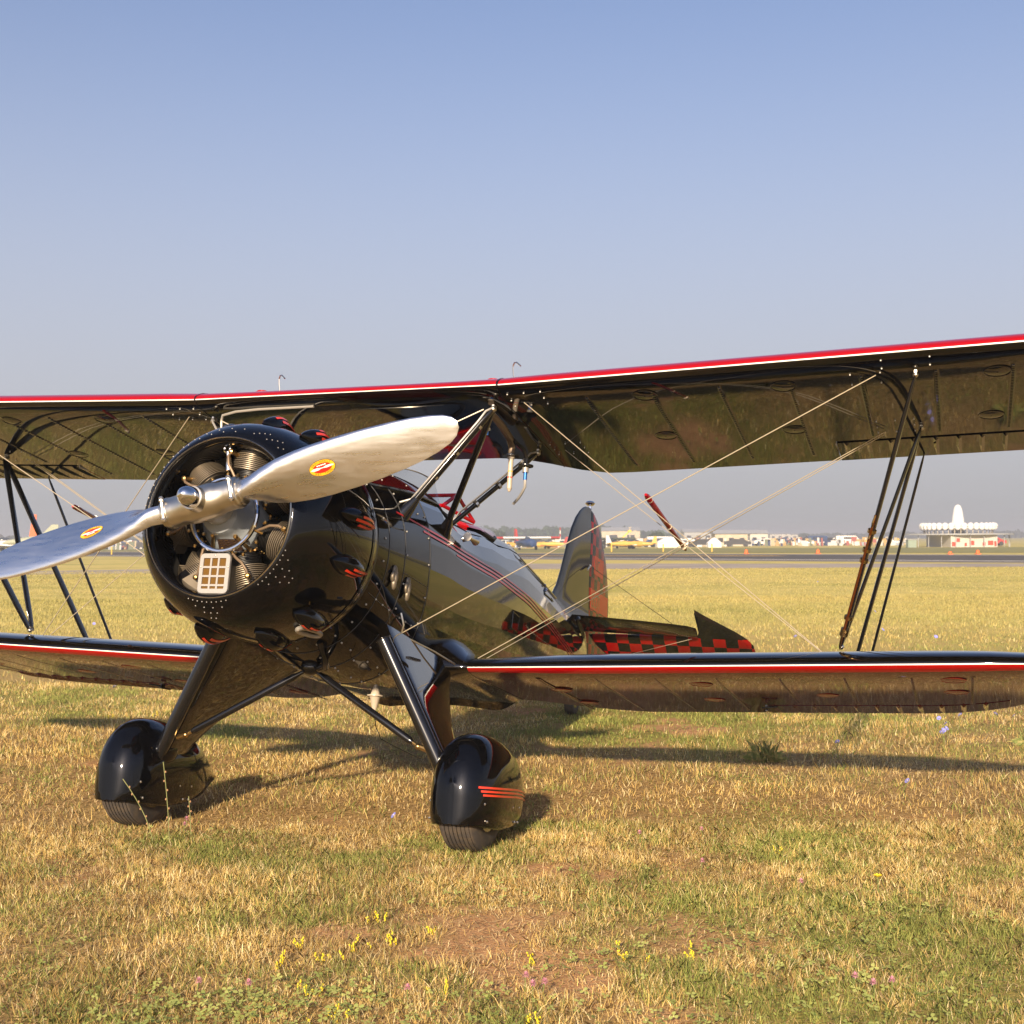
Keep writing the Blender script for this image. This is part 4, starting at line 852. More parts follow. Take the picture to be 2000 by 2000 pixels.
# ------------------------------------------------------------------ landing gear
for sd_ in (1, -1):
    V = lambda x, y, z: Vector((x, y * sd_, z))
    # leg fairing: front tube, flat flank back to the rear edge
    top_f, top_r = V(-1.00, .435, -.40), V(-2.05, .43, -.46); mid_r = V(-1.93, .50, -.62); bot_f, bot_r = V(-1.10, .805, -1.10), V(-1.36, .80, -1.06)
    b_ = MB(); secs = []
    for i in range(13):
        f_ = i / 12; a = top_f.lerp(bot_f, f_)
        g1 = 1 - (1 - f_) ** 1.55; c = V(-2.02 + (2.02 - 1.36) * g1 , .44 + .36 * f_, -.50 - .56 * f_)
        d = (c - a); out_ = V(0, 1, .55).normalized(); row = []
        for s in (0, .04, .12, .25, .45, .7, .9, 1): 
            th_ = .030 * (1 - s) ** .6 * min(1, (s * 9) ** .5 + .25) + .003; row.append(a + d * s + out_ * th_)
        for s in (.9, .7, .45, .25, .12, .04): 
            th_ = .030 * (1 - s) ** .6 * min(1, (s * 9) ** .5 + .25) + .003; row.append(a + d * s - out_ * th_)
        secs.append(row)
    b_.loft(secs, True, 0, True, True); leg = b_.obj('landing_gear_leg', BLACK, ROOT, 60)
    b_ = MB(); b_.tube([top_f.lerp(bot_f, .10) + V(.02, 0, 0), bot_f + V(.02, .005, -.01)], .036, 20); b_.torus(top_f.lerp(bot_f, .105) + V(.02, 0, 0), bot_f - top_f, .037, .003, 24, 6); b_.obj('leg_front_tube', SATIN, leg)
    b_ = MB(); q = secs[3]
    b_.box(top_f.lerp(bot_f, .22) + V(-.10, .07, .0), (.07, .012, .006)); b_.obj('step_tab', SATIN, leg)
    # V brace
    c0 = Vector((-1.16, .03 * sd_, -.625)); e = V(-1.09, .660, -.985)
    b_ = MB(); b_.tube([c0, c0.lerp(e, .06), c0.lerp(e, .10), c0.lerp(e, .92), c0.lerp(e, .95)], [.010, .012, .019, .019, .010], 12); br_ = b_.obj('gear_brace', SATIN, ROOT)
    b_ = MB(); b_.tube([c0.lerp(e, .93), e], .008, 8); b_.sph(e, .016, 10, 6); b_.tube([e, V(-1.09, .71, -1.0)], .013, 8); b_.obj('brace_end', BRASS, br_)
    # spat
    AXL = Vector((-1.135, .94 * sd_, -1.2185))
    def spu(x): return min(1, max(0, x / .272))
    sph_ = lambda x: max(.075, .322 * (1 - spu(x) ** 2.3) ** (1 / 2.3)) if x > 0 else float(np.interp(x, [-.74, -.71, -.65, -.56, -.45, -.33, -.20, -.08, 0], [.045, .07, .11, .165, .225, .275, .308, .321, .322]))
    spw_ = lambda x: max(.012, .172 * (1 - spu(x) ** 2.5) ** .42) if x > 0 else float(np.interp(x, [-.74, -.70, -.62, -.48, -.30, -.10, 0], [.004, .022, .058, .112, .155, .172, .172]))
    spb_ = lambda x: float(np.interp(x, [-.74, -.60, -.42, -.2, .0, .272], [.040, -.020, -.085, -.125, -.140, -.120]))
    b_ = MB(); secs = []
    for x in [.2719, .2708, .268, .262, .253, .240, .222, .195, .15, .10, .04, -.03, -.11, -.20, -.29, -.38, -.46, -.53, -.59, -.64, -.68, -.71, -.73, -.74]:
        h, wv, zb = sph_(x), spw_(x), spb_(x); row = []
        for j in range(25):
            a = R(90) - R(180) * j / 24; e_ = 2 / 2.25; row.append((wv * math.copysign(abs(math.sin(a)) ** e_, math.sin(a)), h * .97 * abs(math.cos(a)) ** e_))
        side = [(f_, -((-zb) * g_) if zb < 0 else zb * g_) for f_, g_ in ((.86, 1), (.93, .93), (.985, .65), (1.0, .33))]
        if zb > 0: row = [(y_, max(z_, zb)) for y_, z_ in row]
        lft = [(wv * f_, zz) for f_, zz in side]; full = [(wv * .70, zb + .002)] + lft + row + [(-y_, z_) for y_, z_ in lft[::-1]] + [(-wv * .70, zb + .002)]
        secs.append([AXL + Vector((x, y_, z_)) for y_, z_ in full])
    b_.loft(secs, False); b_.add(secs[0], [tuple(range(len(secs[0])))]); sp = b_.obj('wheel_spat', BLACKM, ROOT, 60)
    # three red lines on the outboard side
    if True:
        for k in range(3):
            st = []
            for i in range(22):
                x = .225 - .89 * (i / 21) ** 1.7 - .010 * k; z0 = .055 - .0175 * k - .05 * max(0, -.2 - x)
                def sp_pt(z):
                    h, wv = sph_(x) * .97, spw_(x); c_e = 2.25 / 2; cc = min(.999, max(0, z) / h) ** c_e; sa = math.sqrt(1 - cc * cc); q_ = 1.0 if z >= 0 else 1 - .045 * min(1, z / spb_(x)); return AXL + Vector((x, (wv * sa ** (1 / c_e) * q_ + .0022) * sd_, z))
                st.append([sp_pt(z0 + .0046), sp_pt(z0 - .0046)])
            if sd_ < 0: st = [s[::-1] for s in st]
            b_ = MB(); b_.loft(st, False); b_.obj('spat_stripe', ORED, sp)
    b_ = MB()
    for x, z in ((-.13, -.03), (-.26, -.03), (-.18, -.10), (-.24, -.10), (.17, -.10), (.19, -.02)): 
        wv = spw_(x)
        b_.sph(AXL + Vector((x, wv * .985 * sd_, z)), .0065, 7, 4); b_.sph(AXL + Vector((x, -wv * .985 * sd_, z)), .0065, 7, 4)
    b_.obj('spat_screws', STEEL, sp, kind='stuff')
    b_ = MB(); b_.sph(V(-1.13, .805, -1.07), (.10, .06, .075), 16, 10); b_.obj('spat_junction', BLACKM, leg, 180)
    # tyre with grooves, rim
    prof = []; RW = .250
    base = [(-.092, .150), (-.098, .185), (-.092, .215), (-.078, .238)]
    for p_ in base: prof.append(p_)
    for k in range(7):
        y0 = -.070 + k * .0205; prof += [(y0, .2475 - abs(y0) * .05), (y0 + .0155, .2485 - abs(y0 + .0155) * .05), (y0 + .0160, .241 - abs(y0) * .04), (y0 + .0200, .241 - abs(y0) * .04)]
    prof += [(.078, .238), (.092, .215), (.098, .185), (.092, .150)]
    b_ = MB(); secs = []
    for k in range(65):
        a = 2 * math.pi * k / 64; secs.append([AXL + Vector((r_ * math.sin(a), y_, r_ * math.cos(a))) for y_, r_ in prof])
    b_.loft(secs, False); wh = b_.obj('wheel', RUBBER, ROOT, 25)
    b_ = MB(); b_.tube([AXL + Vector((0, q, 0)) for q in (-.09, -.07, .07, .09)], [.15, .14, .14, .15], 32); b_.obj('wheel_rim', SATIN, wh)
b_ = MB(); b_.sph((-1.16, 0, -.605), (.05, .055, .045), 20, 10); b_.box((-1.135, 0, -.575), (.02, .04, .004)); b_.obj('brace_anchor', SATIN, ROOT, 180)
b_ = MB(); b_.tube([(-.93, .16, -.50), (-.98, .17, -.57), (-1.05, .14, -.61), (-1.12, .07, -.615)], .021, 12); b_.obj('breather_hose', SATIN, ROOT)
b_ = MB(); b_.tube([(-.98, -.10, -.545), (-1.12, -.04, -.615)], .008, 8); b_.obj('breather_tube', SATIN, ROOT)
# small vent wire at the anchor of the front flying wire
b_ = MB(); b_.tube([(-1.28, .43, -.30), (-1.29, .445, -.36), (-1.30, .43, -.41)], .006, 6); b_.tube([(-1.31, .45, -.42), (-1.6, .50, -.46), (-1.84, .53, -.50)], .005, 6); b_.obj('vent_line', STEEL, ROOT)

# ------------------------------------------------------------------ tail
fin = [(-5.15, .40), (-5.26, .455), (-5.37, .55), (-5.46, .68), (-5.53, .80), (-5.62, .955), (-5.72, 1.10), (-5.84, 1.22), (-5.98, 1.32), (-6.10, 1.372), (-6.20, 1.388), (-6.285, 1.385)]
def slab(outline, thick, name, m, parent=None, uvf=None, axis='y', smooth=40):
    """closed outline in (x,z); thickness tapers to the rim"""
    b_ = MB(); n = len(outline); c = (sum(p_[0] for p_ in outline) / n, sum(p_[1] for p_ in outline) / n)
    rings_ = []
    for q, t_ in ((1, .10), (.97, .55), (.88, .9), (.5, 1)):
        rings_.append([(c[0] + (x - c[0]) * q, thick * t_ / 2, c[1] + (z - c[1]) * q) for x, z in outline])
    for s in (1, -1):
        secs = [[(x, y * s, z) for x, y, z in r_] for r_ in rings_]
        if s < 0: secs = [q[::-1] for q in secs]
        k = b_.loft(secs, True); 
        cc = b_.add([(c[0], thick / 2 * s, c[1])], []); base_ = k + 3 * n
        for j in range(n):
            f_ = (base_ + j, base_ + (j + 1) % n, cc); b_.f.append(f_); b_.m.append(0)
    o = b_.obj(name, m, ROOT if parent is None else parent, smooth, uvf); return o, b_
finb = MB(); secs = []
for (x, z) in fin:
    pass
finz = [q[1] for q in fin]; finx = [q[0] for q in fin]
rows = []
for z in [.28, .34, .40, .455, .55, .68, .80, .955, 1.10, 1.22, 1.30, 1.35, 1.375, 1.388]:
    xl = -5.02 if z <= .34 else float(np.interp(z, finz[:11], finx[:11])); xr = -6.295; th_ = .036 if z < 1.3 else .02; c = xl - xr
    fl_ = .06 * math.exp(-((z - .28) / .10)) if z < .7 else 0
    row = [(xl - s * c, (th_ / 2 * (1 - (1 - min(1, s * 4.5)) ** 2) ** .5 + fl_ * (.3 + s * .5)) , z) for s in (0, .015, .05, .12, .25, .5, .75, 1)]
    row += [(x, -y, zz) for x, y, zz in row[::-1][:-1]]
    rows.append(row)
finb.loft(rows, True, 0, False, True); fin_o = finb.obj('tail_fin', BLACKM, ROOT, 50)
CK = checker_mat('red_and_black_checks', .1, (.03, .02))
rud = [(-6.305, 1.385), (-6.40, 1.378), (-6.50, 1.345), (-6.62, 1.27), (-6.74, 1.17), (-6.86, 1.04), (-6.95, .88), (-7.01, .72), (-7.04, .58), (-7.045, .40), (-7.03, .20), (-6.98, .06), (-6.86, -.06), (-6.62, -.13), (-6.40, -.14), (-6.305, -.12)]
for q_ in (CK,): q_.node_tree.nodes['Principled BSDF'].inputs['Roughness'].default_value = .22; q_.node_tree.nodes['Principled BSDF'].inputs['Specular IOR Level'].default_value = .3; q_.node_tree.nodes['Principled BSDF'].inputs['Coat Weight'].default_value = .0
rud_o, _ = slab(rud, .040, 'rudder', CK, uvf=lambda x, y, z: (-x, z))
# registration on the rudder
def letters(txt, size, org, ux, uy, m, parent, off):
    w_ = 0
    for ch_ in txt:
        cu = bpy.data.curves.new('t', 'FONT'); cu.body = ch_; cu.size = size; cu.resolution_u = 2
        to = bpy.data.objects.new('t', cu); col.objects.link(to); bpy.context.view_layer.update(); tm = bpy.data.meshes.new_from_object(to); bpy.data.objects.remove(to)
        xs = [v.co.x for v in tm.vertices]; vs = [Vector(org) + Vector(ux) * ((v.co.x - min(xs)) * .75 + w_) + Vector(uy) * v.co.y + off for v in tm.vertices]
        lb = MB(); lb.add(vs, [tuple(p_.vertices) for p_ in tm.polygons]); lb.obj('letter', m, parent, 0); w_ += (max(xs) - min(xs)) * .75 + size * .09; bpy.data.meshes.remove(tm)
LT = mat('dark_green_black_lettering', (.012, .012, .008), .2, coat=.5); PN = mat('plain_red_number_panel', (.50, .030, .010), .25, spec=.3)
for y0_, y1_, nm_ in ((.70, .80, 0), (.505, .60, 1)):
    pass
b_ = MB(); b_.box((-6.60, .0212, .905), (.155, .0006, .085)); b_.obj('number_panel', PN, rud_o)
letters('NC', .16, (-6.46, .0225, .855), (-1, 0, 0), (0, 0, 1), LT, rud_o, Vector((0, 0, 0)))
b_ = MB(); b_.box((-6.66, .0212, .585), (.30, .0006, .09)); b_.obj('number_panel', PN, rud_o)
letters('13571', .185, (-6.40, .0225, .515), (-1, 0, 0), (0, 0, 1), LT, rud_o, Vector((0, 0, 0)))
b_ = MB(); b_.tube([(-6.28, 0, 1.385), (-6.28, 0, 1.42)], [.016, .012], 10); b_.tube([(-6.28, 0, 1.42), (-6.28, 0, 1.435)], [.030, .045], 14); b_.sph((-6.28, 0, 1.44), (.045, .045, .022), 14, 8); b_.obj('tail_beacon', CHROME, ROOT)
# stabilisers and drooped elevators with forward horns
for sd_ in (1, -1):
    st = [(.06, -5.66, -6.25), (.3, -5.72, -6.25), (.6, -5.80, -6.25), (.85, -5.89, -6.24), (.98, -5.97, -6.22), (1.03, -6.08, -6.21)]
    b_ = MB(); rows = []
    for y, xl, xr in st:
        c = xl - xr; z0 = .335 - .045 * y; row = [(xl - s * c, y * sd_, z0 - (.062) * s * 1.0 + .018 * math.sin(math.pi * min(1, s + .02)) ** .5 - .0) for s in (0, .03, .1, .3, .6, 1)]
        row += [(xl - s * c, y * sd_, z0 - .062 * s - .018 * math.sin(math.pi * min(1, s + .02)) ** .5) for s in (1, .6, .3, .1, .03)]
        rows.append(row)
    if sd_ < 0: rows = [r_[::-1] for r_ in rows]
    b_.loft(rows, True, 0, True, True); b_.obj('stabiliser', BLACK, ROOT, 50)
    # elevator lies in a plane drooped about the hinge line
    dr = R(37); hx_, hz_ = -6.265, .262
    def EP(y, d, t_=0): return Vector((hx_ - d * math.cos(dr) + t_ * math.sin(dr) * 0, y * sd_, hz_ - .025 * y - d * math.sin(dr) + t_))
    outl = [(.04, .02), (.30, .005), (1.02, 0), (1.045, -.08), (1.035, -.33), (1.12, -.26), (1.24, -.17), (1.36, -.08), (1.44, -.005), (1.485, .07), (1.495, .15), (1.47, .24), (1.38, .33), (1.2, .40), (.9, .44), (.5, .44), (.30, .40), (.16, .27), (.08, .14)]
    cy_, cd_ = .80, .17; n = len(outl); b_ = MB()
    for s in (1, -1):
        top = [EP(y, d) for y, d in outl]; inn = [EP(cy_ + (y - cy_) * .96, cd_ + (d - cd_) * .93 if d > -.1 else d * .93, .014 * s) for y, d in outl]
        # main quad area triangulated by ear-safe strips
        k = b_.add(top, []); k2 = b_.add(inn, [])
        for j in range(n): b_.f.append((k + j, k + (j + 1) % n, k2 + (j + 1) % n, k2 + j)); b_.m.append(0)
        b_.f.append(tuple(range(k2, k2 + n))); b_.m.append(0)
    def euv(x, y, z): 
        d = math.hypot(x - hx_, z - hz_ + .025 * abs(y)) * (1 if x < hx_ else -1); return (abs(y) + .03, d)
    em = checker_mat('red_and_black_checks_tail', .107, (0, .004)); tt = em.node_tree; pb = tt.nodes['Principled BSDF']
    # checks only aft of the hinge; the forward horn is plain black
    uvn = tt.nodes.new('ShaderNodeUVMap'); sx_ = tt.nodes.new('ShaderNodeSeparateXYZ'); lk(tt, uvn.outputs[0], sx_.inputs[0]); gt = tt.nodes.new('ShaderNodeMath'); gt.operation = 'GREATER_THAN'; gt.inputs[1].default_value = .0; lk(tt, sx_.outputs[1], gt.inputs[0])
    mxn = tt.nodes.new('ShaderNodeMix'); mxn.data_type = 'RGBA'; mxn.inputs[6].default_value = (.006, .006, .006, 1); lk(tt, gt.outputs[0], mxn.inputs[0]); src_ = pb.inputs['Base Color'].links[0].from_socket; lk(tt, src_, mxn.inputs[7]); lk(tt, mxn.outputs[2], pb.inputs['Base Color'])
    b_.obj('elevator', em, ROOT, 0, euv)
    for a, c in (((-6.24, .97 * sd_, .23), (-6.22, .03 * sd_, .86)), ((-6.24, .97 * sd_, .22), (-6.1, .06 * sd_, -.05))):
        b_ = MB(); b_.tube([a, c], .0024, 5); b_.obj('tail_brace_wire', SATIN if c[2] > 0 else WIRE, ROOT)
b_ = MB(); b_.sph((-6.26, .03, .86), .014, 8, 5); b_.tube([(-6.26, .03, .86), (-6.12, .05, .80)], .008, 6); b_.obj('fin_fitting', STEEL, ROOT)
b_ = MB(); b_.tube([(-5.5, .16, .26), (-5.66, .14, .23), (-5.9, .11, .17)], [.015, .03, .006], 10); b_.sph((-5.52, .16, .27), (.05, .02, .03), 10, 6); b_.obj('stabiliser_fillet', BLACKM, ROOT)
# tail wheel on its fork
b_ = MB(); TW = Vector((-5.985, 0, -.365)); secs = []
for k in range(33):
    a = 2 * math.pi * k / 32; secs.append([TW + Vector((r_ * math.sin(a), y_, r_ * math.cos(a))) for y_, r_ in ((-.035, .06), (-.042, .09), (-.035, .112), (-.015, .118), (.015, .118), (.035, .112), (.042, .09), (.035, .06))])
b_.loft(secs, False); tw = b_.obj('tail_wheel', RUBBER, ROOT, 40)
b_ = MB(); b_.tube([TW + Vector((0, -.035, 0)), TW + Vector((0, .035, 0))], .065, 16); b_.obj('wheel_rim', SATIN, tw)
for s in (1, -1):
    b_ = MB(); b_.tube([TW + Vector((0, .055 * s, 0)), TW + Vector((.03, .055 * s, .10)), TW + Vector((.08, .03 * s, .16))], .011, 8, flat=((1, 0, 0), 2)); b_.obj('tail_wheel_fork', SATIN, ROOT)
b_ = MB(); b_.tube([TW + Vector((.08, 0, .13)), TW + Vector((.10, 0, .32))], .022, 10); b_.obj('tail_wheel_post', SATIN, ROOT)
# ------------------------------------------------------------------ grass and flowers near the camera
ROOT_SAVE = ROOT; ROOT = None
def grass_mat(name):
    m = bpy.data.materials.new(name); m.use_nodes = True; t = m.node_tree; p = t.nodes['Principled BSDF']; p.inputs['Roughness'].default_value = .7; p.inputs['Specular IOR Level'].default_value = .2
    a = t.nodes.new('ShaderNodeAttribute'); a.attribute_name = 'tint'; lk(t, a.outputs['Color'], p.inputs['Base Color'])
    tl = t.nodes.new('ShaderNodeBsdfTranslucent'); lk(t, a.outputs['Color'], tl.inputs[0]); mx = t.nodes.new('ShaderNodeMixShader'); mx.inputs[0].default_value = .25
    o = t.nodes['Material Output']; lk(t, p.outputs[0], mx.inputs[1]); lk(t, tl.outputs[0], mx.inputs[2]); lk(t, mx.outputs[0], o.inputs[0]); return m
GRASSM = grass_mat('grass_blades_dry_and_green')
def raw_mesh(name, co, faces_n, tint, m):
    """co (n,k,3) strips already ordered as polygons of k corners"""
    n, k, _ = co.shape; me = bpy.data.meshes.new(name); me.vertices.add(n * k); me.vertices.foreach_set('co', co.astype(np.float32).ravel())
    me.loops.add(n * k); me.loops.foreach_set('vertex_index', np.arange(n * k, dtype=np.int32)); me.polygons.add(n); me.polygons.foreach_set('loop_start', np.arange(n, dtype=np.int32) * k)
    me.update(); at = me.attributes.new('tint', 'FLOAT_COLOR', 'POINT'); c = np.ones((n * k, 4), np.float32); c[:, :3] = np.repeat(tint, k, 0); at.data.foreach_set('color', c.ravel())
    me.materials.append(m); return me
def in_view(n, y0, y1, pw=1.0, ex=.47):
    # spread over the wedge in front of the camera and well to either side of it
    y = y0 * (y1 / y0) ** rng.random(n) if pw == 0 else y0 + (y1 - y0) * rng.random(n) ** pw
    x = (rng.random(n) * 2 - 1) * (y * ex + .5); return x, y
def blades(n, y0, y1, h0, h1, wid, pw=.5, lean=.45):
    x, y = in_view(n, y0, y1, pw); d = dirt_f(x, y); g = green_f(x, y)
    clump = .6 * vnoise(x, y, .17, 40) + .4 * vnoise(x, y, .06, 41); keep = rng.random(n) < (1 - .80 * d) * np.clip(.10 + 1.9 * clump ** 1.6, 0, 1) ; x, y, d, g, clump = [q[keep] for q in (x, y, d, g, clump)]; n = len(x)
    z = height_f(x, y); tall = vnoise(x, y, .45, 50)
    h = (h0 + (h1 - h0) * rng.random(n) ** 1.6) * (.55 + .8 * tall) * (1 - .45 * d); az = rng.random(n) * 2 * math.pi; le = lean * (.2 + rng.random(n)) * (1 + (rng.random(n) < .18) * 1.6)
    dx, dy = np.cos(az) * le * h, np.sin(az) * le * h; wa = rng.random(n) * math.pi; wd = wid * (.6 + .8 * rng.random(n)) * (1 + y / 26); wx, wy = np.cos(wa) * wd / 2, np.sin(wa) * wd / 2
    hz = h * np.sqrt(np.clip(1 - le * le * .5, .15, 1))
    b0 = np.stack([x - wx, y - wy, z], -1); b1 = np.stack([x + wx, y + wy, z], -1); m0 = np.stack([x - wx * .8 + dx * .38, y - wy * .8 + dy * .38, z + hz * .55], -1); m1 = np.stack([x + wx * .8 + dx * .38, y + wy * .8 + dy * .38, z + hz * .55], -1)
    tp = np.stack([x + dx, y + dy, z + hz], -1)
    c1 = vnoise(x, y, .10, 60); c2 = vnoise(x, y, .33, 61); c3 = .55 * vnoise(x, y, .075, 62) + .45 * vnoise(x, y, .5, 63); isg = rng.random(n) < np.clip(.27 + .50 * g + 1.0 * (c2 - .5) + .8 * (c1 - .5), .03, .95); r = rng.random((n, 1))
    dry = np.array([.74, .56, .22]) * (1 - r) + np.array([.54, .365, .115]) * r; dry2 = np.array([.84, .71, .40]); dry = np.where(rng.random((n, 1)) < .25, dry2 * (.85 + .3 * r), dry)
    gr = np.array([.17, .22, .05]) * (1 - r) + np.array([.42, .42, .12]) * r; brown = np.array([.42, .25, .11]); dry = np.where((rng.random((n, 1)) < .22) & (c3[:, None] < .5), brown, dry); fade = 1 - .20 * np.clip((y - 12) / 25, 0, 1); tint = np.where(isg[:, None], gr, dry) * (.8 + .4 * rng.random((n, 1))) * (.62 + .72 * c3[:, None]) * fade[:, None]
    far = np.clip((y - 11) / 16, 0, .85)[:, None]; st = fbm(x * .35, y * .8, 3.2, 80)[:, None]; gold = np.array([.60, .48, .18]) * (1 - st) + np.array([.33, .33, .105]) * st
    gold = gold * (.70 + .34 * rng.random((n, 1))); tint = tint * (1 - far) + gold * far
    return np.stack([b0, b1, m1, tp, m0], 1), tint
parts = [blades(330000, 3.0, 7.0, .014, .058, .0019, .6, .8), blades(230000, 6.6, 14.0, .018, .062, .0028, .6, .7), blades(120000, 13.0, 34.0, .03, .075, .0065, .55), blades(110000, 30.0, 64.0, .03, .06, .008, .6)]
co = np.concatenate([p_[0] for p_ in parts]); ti = np.concatenate([p_[1] for p_ in parts])
go = bpy.data.objects.new('grass', raw_mesh('grass', co, 5, ti, GRASSM)); col.objects.link(go); tag(go, 'short dry straw coloured grass mixed with green blades over the field', 'grass', kind='stuff')
# low broad leaves: clover and weeds hugging the soil in loose patches
def leaves(n, y0, y1, size, seed, thr):
    x, y = in_view(n, y0, y1, .6); q = fbm(x, y, .55, seed) + .25 * green_f(x, y) ; keep = q > thr; x, y = x[keep], y[keep]; n = len(x)
    z = height_f(x, y) + .008 + .03 * rng.random(n); a = rng.random(n) * 6.283; s = size * (.5 + rng.random(n)); tl = (rng.random((n, 2)) - .5) * 1.3
    pts = []
    for u, v in ((0, 0), (.6, .45), (1.2, .3), (1.5, 0), (1.2, -.35), (.6, -.45)):
        px_ = s * (u * np.cos(a) - v * np.sin(a)); py_ = s * (u * np.sin(a) + v * np.cos(a)); pts.append(np.stack([x + px_, y + py_, z + px_ * tl[:, 0] + py_ * tl[:, 1]], -1))
    r = rng.random((n, 1)); tint = (np.array([.17, .23, .06]) * (1 - r) + np.array([.36, .40, .10]) * r); return np.stack(pts, 1), tint
L1 = leaves(60000, 3.0, 8.5, .0062, 70, .68); L2 = leaves(26000, 8, 20, .012, 70, .66)
def trefoils(n, spots_):
    P_, T_ = [], []
    for (cx, cy, rx, ry, m_) in spots_:
        m_ = int(m_ * .42); rx, ry = rx * 1.25, ry * 1.25; x = cx + rng.normal(size=m_) * rx; y = cy + rng.normal(size=m_) * ry; z = height_f(x, y) + .012 + .03 * rng.random(m_); a0 = rng.random(m_) * 6.283; s = .0085 + .006 * rng.random(m_); tl = (rng.random((m_, 2)) - .5) * .9; cr = rng.random((m_, 1))
        for q in range(3):
            a = a0 + q * 2.094; pts = []
            for u, v in ((0, 0), (.7, .5), (1.25, .42), (1.3, 0), (1.25, -.42), (.7, -.5)):
                px_ = s * (u * np.cos(a) - v * np.sin(a)); py_ = s * (u * np.sin(a) + v * np.cos(a)); pts.append(np.stack([x + px_, y + py_, z + px_ * tl[:, 0] + py_ * tl[:, 1]], -1))
            P_.append(np.stack(pts, 1)); T_.append(np.array([.28, .34, .09]) * (1 - cr) + np.array([.52, .54, .17]) * cr)
    return np.concatenate(P_), np.concatenate(T_)
L3 = trefoils(0, [(-.95, 4.28, .16, .10, 420), (-.62, 4.38, .12, .07, 260), (-.80, 4.10, .25, .10, 380), (.35, 4.75, .12, .08, 160), (1.25, 4.45, .18, .10, 260), (.95, 4.9, .2, .1, 220), (-1.55, 6.75, .10, .08, 130), (1.6, 5.3, .2, .15, 200), (.2, 5.7, .25, .12, 180), (-.3, 4.3, .2, .1, 200), (.6, 4.2, .3, .1, 260), (-1.6, 4.5, .3, .2, 160)])
lo_ = bpy.data.objects.new('clover_and_weeds', raw_mesh('clover_and_weeds', np.concatenate([L1[0], L2[0], L3[0]]), 6, np.concatenate([L1[1], L2[1], L3[1]]), GRASSM)); col.objects.link(lo_); tag(lo_, 'low green clover and weed leaves between the grass', 'weeds', kind='stuff')
# dry litter lying on the bare soil
n = 60000; x, y = in_view(n, 3.0, 9, .6); z = height_f(x, y) + .004 + .006 * rng.random(n); a = rng.random(n) * 6.283; ln_ = .012 + .05 * rng.random(n) ** 2; wd = .0016
dx, dy = np.cos(a) * ln_, np.sin(a) * ln_; ex, ey = -np.sin(a) * wd, np.cos(a) * wd; up_ = .012 * rng.random(n)
co = np.stack([np.stack([x - ex, y - ey, z], -1), np.stack([x + ex, y + ey, z], -1), np.stack([x + dx + ex, y + dy + ey, z + up_], -1), np.stack([x + dx - ex, y + dy - ey, z + up_], -1)], 1)
r = rng.random((n, 1)); lt = bpy.data.objects.new('dry_litter', raw_mesh('dry_litter', co, 4, np.array([.66, .47, .23]) * (.6 + .6 * r), GRASSM)); col.objects.link(lt); tag(lt, 'loose dry stalks lying on the bare reddish soil', 'straw', kind='stuff')

STEMG = mat('green_stem', (.16, .19, .05), .7); CHIC = mat('chicory_petal', (.26, .27, .72), .6); CLOV = mat('clover_petal', (.62, .26, .36), .7); TOAD = mat('yellow_snapdragon_petal', (.80, .62, .03), .6); PALE = mat('stamen', (.55, .50, .62), .6)
gz = lambda x, y: float(height_f(np.array(x), np.array(y)))
def chicory(x, y, s, lab, h=.16):
    r_ = empty('chicory_flower', (x, y, gz(x, y) - .01), random.random() * 6, lab, 'flower', 'blue chicory flowers in the grass')
    b_ = MB(); b_.tube([(0, 0, 0), (.01, .01, h * .5), (0, -.01, h)], .0022, 5); b_.obj('stem', STEMG, r_)
    b_ = MB(); t_ = Matrix.Rotation(-.9, 3, 'X') @ Matrix.Rotation(random.random(), 3, 'Z')
    for k in range(14):
        a = k * 6.283 / 14; d = Vector((math.cos(a), math.sin(a), .15)); e = Vector((-math.sin(a), math.cos(a), 0)); c = Vector((0, -.01, h))
        b_.add([c + t_ @ q for q in (d * .2 * s, d * .7 * s + e * .17 * s, d * s + e * .13 * s, d * s - e * .13 * s, d * .7 * s - e * .17 * s)], [(0, 1, 2, 3, 4)])
    b_.obj('petals', CHIC, r_, 0)
    b_ = MB(); b_.sph((0, -.01, h + .003), s * .22, 7, 4); b_.obj('flower_centre', PALE, r_)
def clover(x, y, s, lab, h=.07):
    r_ = empty('clover_flower', (x, y, gz(x, y) - .01), random.random() * 6, lab, 'flower', 'pink clover flowers in the grass')
    b_ = MB(); b_.tube([(0, 0, 0), (.006, 0, h * .5), (0, 0, h)], .002, 5); b_.obj('stem', STEMG, r_)
    b_ = MB()
    for k in range(34):
        ph = math.acos(1 - 1.5 * (k + .5) / 34); a = k * 2.4; d = Vector((math.sin(ph) * math.cos(a), math.sin(ph) * math.sin(a), math.cos(ph) * 1.1)); e = d.cross(Vector((0, 0, 1))).normalized() if ph > .1 else Vector((1, 0, 0)); c = Vector((0, 0, h))
        b_.add([c + d * s * .3 - e * s * .12, c + d * s * .3 + e * s * .12, c + d * s * 1.02 + e * s * .08, c + d * s * 1.1, c + d * s * 1.02 - e * s * .08], [(0, 1, 2, 3, 4)])
    b_.obj('petals', CLOV, r_, 0)
